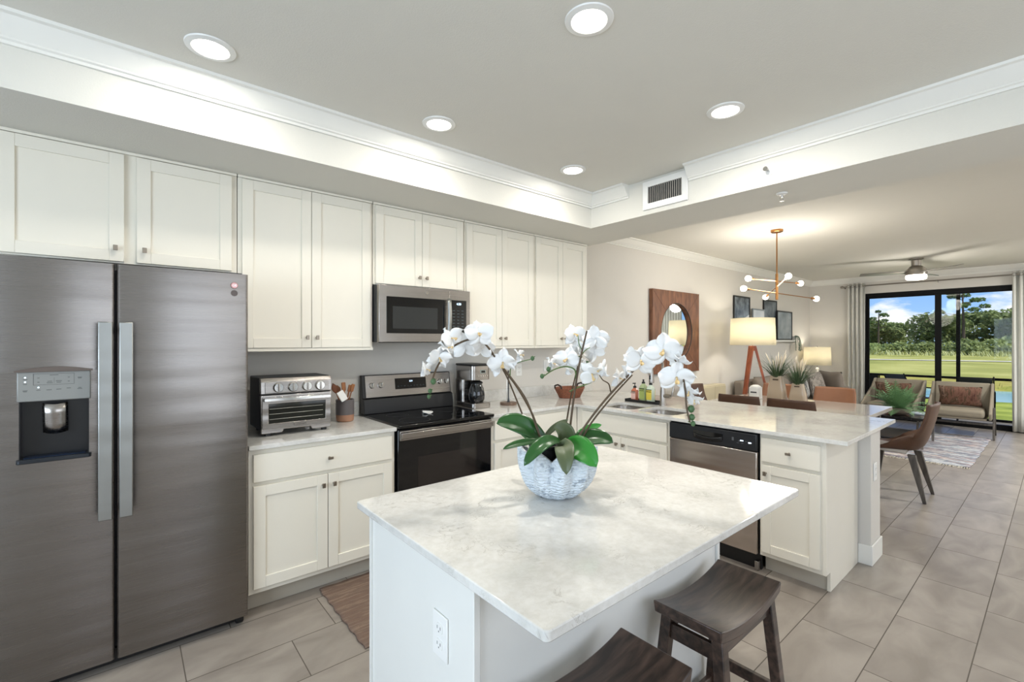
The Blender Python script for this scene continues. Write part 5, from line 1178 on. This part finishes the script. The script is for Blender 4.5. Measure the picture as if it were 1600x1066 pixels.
solo('magazine', MB().box(8.55, 8.83, 1.20, 1.42, .4305, .440), mat('magazine_cover', 'b7bcc2', .3), 'pale magazine lying on the coffee table right of the fern', 'magazine', bev=.001)
solo('coaster', MB().lathe([(.0, .4305), (.045, .4305), (.045, .437), (.0, .437)], (8.25, 1.70, 0), 24), whitepl, 'small white coaster on the near edge of the coffee table', 'coaster')
x, y = 8.40, 1.49
G = thing('potted_fern', 'bushy fern in a low grey-brown bowl on the coffee table', 'potted plant', (x, y, .43))
obj('bowl', MB().lathe([(.0, .4305), (.08, .4305), (.14, .46), (.165, .53), (.155, .53), (.12, .47), (.0, .47)], (x, y, 0), 32), mat('taupe_bowl', '7c7066', .6, bump=.2, bscale=60), G, smooth='all')
fm = mat('fern_green', '6c9264', .7, var=.3, vscale=40)
for k in range(56):
    a = rv.uniform(0, 6.28); el = rv.uniform(.1, 1.5); L_ = rv.uniform(.28, .44); d = Vector((math.cos(a) * math.cos(el), math.sin(a) * math.cos(el), math.sin(el) + .25)).normalized(); p = Vector((x + .04 * math.cos(a), y + .04 * math.sin(a), .50))
    mb = MB(); n = 13; hz = Vector((d.x, d.y, 0)).normalized(); side = Vector((-hz.y, hz.x, 0)); pts = [p.copy()]
    for i in range(n):
        d = (d + Vector((0, 0, -1)) * .075).normalized(); p = p + d * L_ / n; pts.append(p.copy()); ll = .075 * math.sin(math.pi * (.12 + .86 * (i + 1) / n)) 
        for s_ in (-1, 1):
            q = p + side * s_ * ll + d * ll * .45; wv = d * .009; mb.quad(p - wv, p + wv, q + wv * .4, q - wv * .4)
    mb.tube(pts, .0018, 4); obj('frond', mb, fm, G)
G = thing('trailing_plant', 'small trailing plant in a white pot at the right end of the ledge', 'potted plant', (10.0, 3.345, 1.4755))
obj('pot', MB().lathe([(.0, .0005), (.032, .0005), (.042, .075), (.038, .075), (.034, .06), (.0, .06)], (10.0, 3.345, 1.4875), 20), whitepl, G, smooth=True)
for k in range(12):
    a = rv.uniform(3.3, 6.1); p = Vector((10.0, 3.345, 1.555)); mb = MB(); d = Vector((math.cos(a) * .8, -abs(math.sin(a)) * .5, .7)).normalized(); pts = [p.copy()]
    for i in range(14):
        d = (d + Vector((rv.uniform(-.25, .25), rv.uniform(-.1, .1), -.42))).normalized(); p = p + d * .026; pts.append(p.copy())
        for s_ in (-1, 1): q = p + Vector((s_ * .018, -.006, rv.uniform(-.01, .01))); mb.quad(p, p + Vector((s_ * .008, 0, .010)), q, p + Vector((s_ * .008, 0, -.010)))
    mb.tube(pts, .0015, 4); obj('vine', mb, mat('dusty_green', '5e7560', .6, var=.2), G)

# ------------------------------------------------------------------ curtains, glass doors
rod = thing('curtain_rod', 'slim silver curtain rod above the glass doors', 'curtain rod', (10.91, 1.3, 2.535))
obj('rod', MB().cyl((10.91, -.75, 2.535), (10.91, 2.80, 2.535), .011, seg=10), nickel_m, rod, smooth=True)
for yy in (-.75, 2.80): obj('finial', MB().lathe([(.0001, -.03), (.022, -.02), (.026, 0), (.022, .02), (.0001, .03)], (10.91, yy, 2.535), 14, axis='y'), nickel_m, rod, smooth='all')
for yy in (-.6, 1.40, 2.76): obj('bracket', MB().box(10.905, WX - .001, yy - .006, yy + .006, 2.50, 2.525), nickel_m, rod)
def curtain(y0, y1, nf, label):
    G = thing('curtain', label, 'curtain', (10.90, (y0 + y1) / 2, .02), 'white curtains at the glass doors')
    def f(u, v): a = u * nf * 2 * math.pi; return (10.905 + .045 * math.sin(a) * (.85 + .15 * v), y0 + (y1 - y0) * u + .008 * math.sin(a * 2 + v * 3), .02 + 2.565 * v)
    obj('panel', MB().grid(f, nf * 12, 10), curt_m, G, solid=.003, smooth='all')
    mb = MB()
    for k in range(nf):
        for o_ in (.25, .75):
            yy = y0 + (y1 - y0) * (k + o_) / nf; c_ = Vector((10.905 + .045 * math.sin((k + o_) * 2 * math.pi), yy, 2.535)); n = 16
            ring = [[(c_.x + .006 * math.sin(b), c_.y + (.024 + .004 * math.cos(b)) * math.cos(a), c_.z + (.024 + .004 * math.cos(b)) * math.sin(a)) for b in [q * math.pi / 2 for q in range(4)]] for a in [j * 2 * math.pi / n for j in range(n)]]
            mb.rings(ring, closed=True)
    obj('grommets', mb, nickel_m, G, smooth='all')
curtain(2.43, 2.70, 4, 'white grommet curtain left of the glass doors')
curtain(-.10, .50, 8, 'white grommet curtain at the right edge, beside the glass doors')
def pane_mat():
    m = bpy.data.materials.new('door_glass'); m.use_nodes = True; nt = m.node_tree; N, L = nt.nodes, nt.links; N.clear()
    o = N.new('ShaderNodeOutputMaterial'); t = N.new('ShaderNodeBsdfTransparent'); t.inputs[0].default_value = (.97, .985, .98, 1); g = N.new('ShaderNodeBsdfGlossy'); g.inputs['Roughness'].default_value = .0
    fr = N.new('ShaderNodeFresnel'); fr.inputs[0].default_value = 1.2; mx = N.new('ShaderNodeMixShader'); L.new(fr.outputs[0], mx.inputs[0]); L.new(t.outputs[0], mx.inputs[1]); L.new(g.outputs[0], mx.inputs[2]); L.new(mx.outputs[0], o.inputs[0]); return m
PM = pane_mat()
ox = bpy.data.objects.new('door_1', None); COL.objects.link(ox); ox['kind'] = 'structure'; ox.location = (WX + .04, 1.4, 0); ROOT[ox.name] = Vector(ox.location)
a, b = WX + .005, WX + .075
obj('door_frame', MB().prism([(.30, 0), (2.47, 0), (2.47, 2.385), (.30, 2.385)], a, b, holes=[[(.35, .03), (2.42, .03), (2.42, 2.325), (.35, 2.325)]], plane='yz'), blackmetal, ox)
def leafdoor(y0, y1, x0, x1, w0, w1):
    L_ = obj('sliding_panel', MB().prism([(y0, .03), (y1, .03), (y1, 2.325), (y0, 2.325)], x0, x1, holes=[[(y0 + w0, .09), (y1 - w1, .09), (y1 - w1, 2.285), (y0 + w0, 2.285)]], plane='yz'), blackmetal, ox)
    obj('pane', MB().box((x0 + x1) / 2 - .003, (x0 + x1) / 2 + .003, y0 + w0 - .003, y1 - w1 + .003, .087, 2.288), PM, L_)
leafdoor(1.362, 2.42, WX + .045, WX + .07, .085, .03)
leafdoor(.35, 1.442, WX + .012, WX + .037, .03, .085)
w2 = bpy.data.objects.new('window_2', None); COL.objects.link(w2); w2['kind'] = 'structure'; w2.location = (XL, .35, 1.45); ROOT[w2.name] = Vector(w2.location)
obj('window_frame', MB().prism([(-.95, .55), (1.65, .55), (1.65, 2.35), (-.95, 2.35)], XL - .07, XL - .03, holes=[[(-.90, .60), (.325, .60), (.325, 2.30), (-.90, 2.30)], [(.375, .60), (1.60, .60), (1.60, 2.30), (.375, 2.30)]], plane='yz'), trim_m, w2)

# ------------------------------------------------------------------ lanai (screened porch) outside the glass doors
LX = 12.25
struct('floor_lanai', MB().box(WX + .1, LX + .1, -3, 5, -.10, -.015), mat('porch_pavers', '77706a', .85, var=.25, vscale=5))
struct('ceiling_lanai', MB().box(WX + .1, LX + .15, -3, 5, 2.70, 2.78), trim_m)
scr = thing('porch_screen_frame', 'black aluminium screen frame of the porch outside the doors', 'screen frame', (LX, 1.0, 0))
for z0, z1 in ((-.015, .03), (.74, .785), (2.62, 2.70)): obj('rail', MB().box(LX - .025, LX + .025, -3, 5, z0, z1), blackmetal, scr)
for yy in (-1.9, 1.27, 4.4): obj('post', MB().box(LX - .024, LX + .024, yy - .028, yy + .028, .03, 2.62), blackmetal, scr)
def pchair(label):
    G = thing('patio_chair', label, 'patio chair', (0, 0, 0), 'black folding patio chairs on the porch')
    sl = mat('black_sling', '15171a', .7)
    obj('seat', MB().box(-.24, .24, -.22, .24, .43, .445), sl, G, world=False, bev=.004)
    obj('backrest', MB().hexa([(-.24, -.24, .46), (.24, -.24, .46), (.24, -.225, .46), (-.24, -.225, .46)], [(-.24, -.42, .88), (.24, -.42, .88), (.24, -.405, .88), (-.24, -.405, .88)]), sl, G, world=False, bev=.004)
    for s_ in (-1, 1):
        x = s_ * .255
        obj('leg', MB().tube([(x, .26, 0), (x, -.20, .44), (x, -.42, .90)], .012, 8), blackmetal, G, world=False)
        obj('leg', MB().tube([(x, -.28, 0), (x, .24, .44)], .012, 8), blackmetal, G, world=False)
        obj('armrest', MB().tube([(x, -.30, .64), (x, .20, .64), (x, .24, .44)], .014, 8), blackmetal, G, world=False)
    return G
pc = pchair('black folding patio chair outside, directly behind the right armchair'); pc.location = (11.72, .99, -.015); pc.rotation_euler = (0, 0, R(95)); pc.scale = (.92, .92, .92)
dup(pc, (11.7, 2.66, -.015), R(-70), 'black patio chair outside, left of the armchairs by the curtain')
dup(pc, (11.65, 1.83, -.015), R(150), 'black patio chair seen in the gap between the two armchairs')

# ------------------------------------------------------------------ grounds, pond, tree line
A_ = R(18); NX = Vector((math.cos(A_), math.sin(A_), 0)); MX = Vector((-math.sin(A_), math.cos(A_), 0))
def W(s, m, z): p = NX * s + MX * m; return (p.x, p.y, z)
def groundmat(name, c1, c2, c3, sc):
    m = bpy.data.materials.new(name); m.use_nodes = True; nt, N, L, B = nodes(m); B.inputs['Roughness'].default_value = .95; B.inputs['Specular IOR Level'].default_value = .1
    tc = N.new('ShaderNodeTexCoord'); n1 = N.new('ShaderNodeTexNoise'); n1.inputs['Scale'].default_value = sc; n1.inputs['Detail'].default_value = 8; L.new(tc.outputs['Object'], n1.inputs[0])
    cr = N.new('ShaderNodeValToRGB'); e = cr.color_ramp.elements; e[0].position = .35; e[0].color = lin(c1); e[1].position = .65; e[1].color = lin(c3); k = e.new(.5); k.color = lin(c2); L.new(n1.outputs[0], cr.inputs[0]); L.new(cr.outputs[0], B.inputs['Base Color']); return m
lawn_near = groundmat('near_lawn', '6c7a30', '8d9844', 'a5ac52', 1.2); bank_m = groundmat('dry_bank_grass', '80743a', 'a39a50', '8a8c40', 1.0); fair_m = groundmat('fairway_grass', '878a4a', '9b9b56', 'aca966', .25)
def strip(name, s0, s1, z0, z1, m, n=1, kind='structure', m0=-160, m1=160, **kw):
    mb = MB(); mb.grid(lambda u, v: W(s0 + (s1 - s0) * u, m0 + (m1 - m0) * v, z0 + (z1 - z0) * u), n, 24); o = obj(name, mb, m); o['kind'] = kind; return o
strip('ground_near_lawn', 6, 17.3, -.16, -.16, lawn_near); strip('ground_near_bank', 17.3, 18.2, -.16, -.5, bank_m)
strip('ground_far_bank', 22.6, 24.2, -.5, -.22, bank_m); strip('ground_rough', 24.2, 29.0, -.22, -.18, bank_m); strip('ground_fairway', 29.0, 160, -.18, -.10, fair_m)
pw = strip('pond', 17.0, 23.4, -.34, -.34, mat('pond_water', '6fb0bb', .12, 0, .5, bump=.15, bscale=3))
solo('cart_path', MB().grid(lambda u, v: W(49.3 + 1.5 * u + 1.2 * math.sin(v * 5), -120 + 240 * v, -.12), 1, 60), mat('pale_path', 'dfd9c8', .9), 'pale cart path crossing the grass beyond the pond', 'path', world=True)
def leafmat(name, c, v):
    m = bpy.data.materials.new(name); m.use_nodes = True; nt, N, L, B = nodes(m); B.inputs['Roughness'].default_value = .8; B.inputs['Specular IOR Level'].default_value = .15
    oi = N.new('ShaderNodeObjectInfo'); tc = N.new('ShaderNodeTexCoord'); nz = N.new('ShaderNodeTexNoise'); nz.inputs['Scale'].default_value = 1.6; nz.inputs['Detail'].default_value = 6; L.new(tc.outputs['Object'], nz.inputs[0])
    cr = N.new('ShaderNodeValToRGB'); e = cr.color_ramp.elements; e[0].position = .35; e[0].color = lin(c[0]); e[1].position = .68; e[1].color = lin(c[1]); L.new(nz.outputs[0], cr.inputs[0])
    hs = N.new('ShaderNodeHueSaturation'); mr = N.new('ShaderNodeMapRange'); mr.inputs[3].default_value = 1 - v; mr.inputs[4].default_value = 1 + v; L.new(oi.outputs['Random'], mr.inputs[0]); L.new(mr.outputs[0], hs.inputs['Value']); L.new(cr.outputs[0], hs.inputs['Color']); L.new(hs.outputs[0], B.inputs['Base Color'])
    nt.nodes.remove(nt.nodes['Material Output']); out = N.new('ShaderNodeOutputMaterial'); tr = N.new('ShaderNodeBsdfTranslucent'); L.new(hs.outputs[0], tr.inputs[0]); ms = N.new('ShaderNodeMixShader'); ms.inputs[0].default_value = .3; L.new(B.outputs[0], ms.inputs[1]); L.new(tr.outputs[0], ms.inputs[2]); L.new(ms.outputs[0], out.inputs[0]); return m
lm1 = leafmat('oak_leaves', ('6a7a4a', '9ea872'), .22); lm2 = leafmat('shrub_leaves', ('8a9a60', 'b8c084'), .2); lm3 = leafmat('pine_needles', ('5a7048', '83985c'), .1)
bark = mat('bark', '5a4d40', .9)
def crown(lumps, n, sz, seed):
    mb = MB(); r = random.Random(seed)
    for _ in range(n):
        cx, cy, cz, rx, rz = r.choice(lumps); th = r.uniform(0, 6.283); ph = math.acos(r.uniform(-.75, 1)); k = r.uniform(.72, 1.05)
        p = Vector((cx + rx * k * math.sin(ph) * math.cos(th), cy + rx * k * math.sin(ph) * math.sin(th), cz + rz * k * math.cos(ph)))
        s_ = r.uniform(.6, 1.3) * sz; E_ = Euler((r.uniform(-.9, .9), r.uniform(-.9, .9), r.uniform(0, 6.28))).to_matrix()
        mb.quad(*[p + E_ @ Vector(q) * s_ for q in ((-1, -.6, 0), (1, -.6, 0), (1, .6, .15), (-1, .6, .15))])
    return mb
def tree(kind, seed, label, group, nm='broadleaf_tree'):
    r = random.Random(seed); G = thing(nm, label, 'tree' if 'shrub' not in nm else 'shrub', (0, 0, 0), group)
    if kind == 'oak':
        H_ = 5.6; lumps = [(r.uniform(-1.4, 1.4), r.uniform(-1.2, 1.2), r.uniform(1.2, H_ - 1.1), r.uniform(.8, 1.5), r.uniform(.7, 1.2)) for _ in range(11)] + [(0, 0, 1.2, 1.9, 1.2)]
        obj('crown', crown(lumps, 3200, .16, seed), lm1, G, world=False); obj('trunk', MB().tube([(0, 0, -.1), (.1, 0, 1.5), (-.1, .1, 3.6)], [.2, .16, .06], 8), bark, G, world=False)
    elif kind == 'pine':
        H_ = 8.2; lumps = []; limbs = MB().tube([(0, 0, -.1), (.1, 0, 4), (0, .1, 8.0)], [.2, .14, .05], 8)
        for _ in range(10):
            a = r.uniform(0, 6.28); z = r.uniform(5.0, 8.0); L_ = (8.6 - z) * .55 + .35; lumps.append((L_ * math.cos(a), L_ * math.sin(a), z + .2, .55, .28)); limbs.tube([(0, 0, z - .3), (L_ * math.cos(a), L_ * math.sin(a), z + .1)], [.05, .02], 5)
        lumps.append((0, 0, 8.1, .5, .3)); obj('crown', crown(lumps, 1500, .11, seed), lm3, G, world=False); obj('trunk', limbs, bark, G, world=False)
    else:
        lumps = [(r.uniform(-.9, .9), r.uniform(-.6, .6), r.uniform(.2, .8), r.uniform(.5, .9), r.uniform(.4, .7)) for _ in range(6)]
        obj('foliage', crown(lumps, 1100, .10, seed), lm2, G, world=False)
    return G
protos = [tree('oak', k, 'dense green tree in the tree line beyond the pond', 'trees of the far tree line') for k in (1, 2, 3)]
rt = random.Random(5); used = set(); cnt = 0
for i in range(26):
    m = -48 + i * 2.35 + rt.uniform(-.5, .5)
    s_ = 84 + rt.uniform(-3, 5); sc = rt.uniform(.92, 1.12)
    if -15.5 < m < -11: sc *= .92
    if m < -19: sc *= 1.12
    k = i % 3; loc = W(s_, m, -.1); rz = rt.uniform(0, 6.28)
    if k not in used: used.add(k); protos[k].location = loc; protos[k].rotation_euler = (0, 0, rz); protos[k].scale = (sc,) * 3
    else: dup(protos[k], loc, rz, None, sc)
pn = tree('pine', 21, 'tall thin pine rising above the tree line behind the thin door post', 'pine trees above the tree line', 'pine_tree'); pn.location = W(80, -17.6, -.1)
dup(pn, W(83, -24.6, -.1), 2.0, 'tall pine above the trees beside the right curtain', .88); dup(pn, W(82, -9.3, -.1), 4.0, 'tall pine above the trees beside the left curtain', .70)
sp_ = [tree('shrub', 30 + k, 'low pale green shrub in the scrub before the tree line', 'shrubs before the tree line', 'wild_shrub') for k in range(2)]
usd = set()
for i in range(40):
    m = -46 + i * 1.35 + rt.uniform(-.5, .5); s_ = 76.5 + rt.uniform(-3, 3); sc = rt.uniform(.8, 1.7); k = i % 2; loc = W(s_, m, -.15)
    if k not in usd: usd.add(k); sp_[k].location = loc; sp_[k].scale = (sc,) * 3
    else: dup(sp_[k], loc, rt.uniform(0, 6.28), None, sc)
mb = MB(); r_ = random.Random(9)
for _ in range(5000):
    p = W(r_.uniform(66, 79), r_.uniform(-48, 12), -.14); blade(mb, p, (r_.uniform(-.4, .4), r_.uniform(-.4, .4), 1), r_.uniform(.3, .8), .05, .5, 3)
solo('tall_grass', mb, mat('tall_dry_grass', 'b8ba80', .9, var=.25, vscale=.6), 'pale tall grass in front of the tree line', 'grass', kind='stuff', world=True)
mb = MB()
for _ in range(1500):
    sx = r_.choice((r_.uniform(17.0, 17.6), r_.uniform(23.6, 24.6))); p = W(sx, r_.uniform(-18, 6), -.22 if sx < 20 else -.34); blade(mb, p, (r_.uniform(-.4, .4), r_.uniform(-.4, .4), 1), r_.uniform(.1, .3) if sx > 20 else r_.uniform(.05, .10), .012, .4, 3)
solo('shore_reeds', mb, mat('reed_brown', '7b7a42', .9, var=.3, vscale=2), 'thin reeds along the pond shore', 'grass', kind='stuff', world=True)
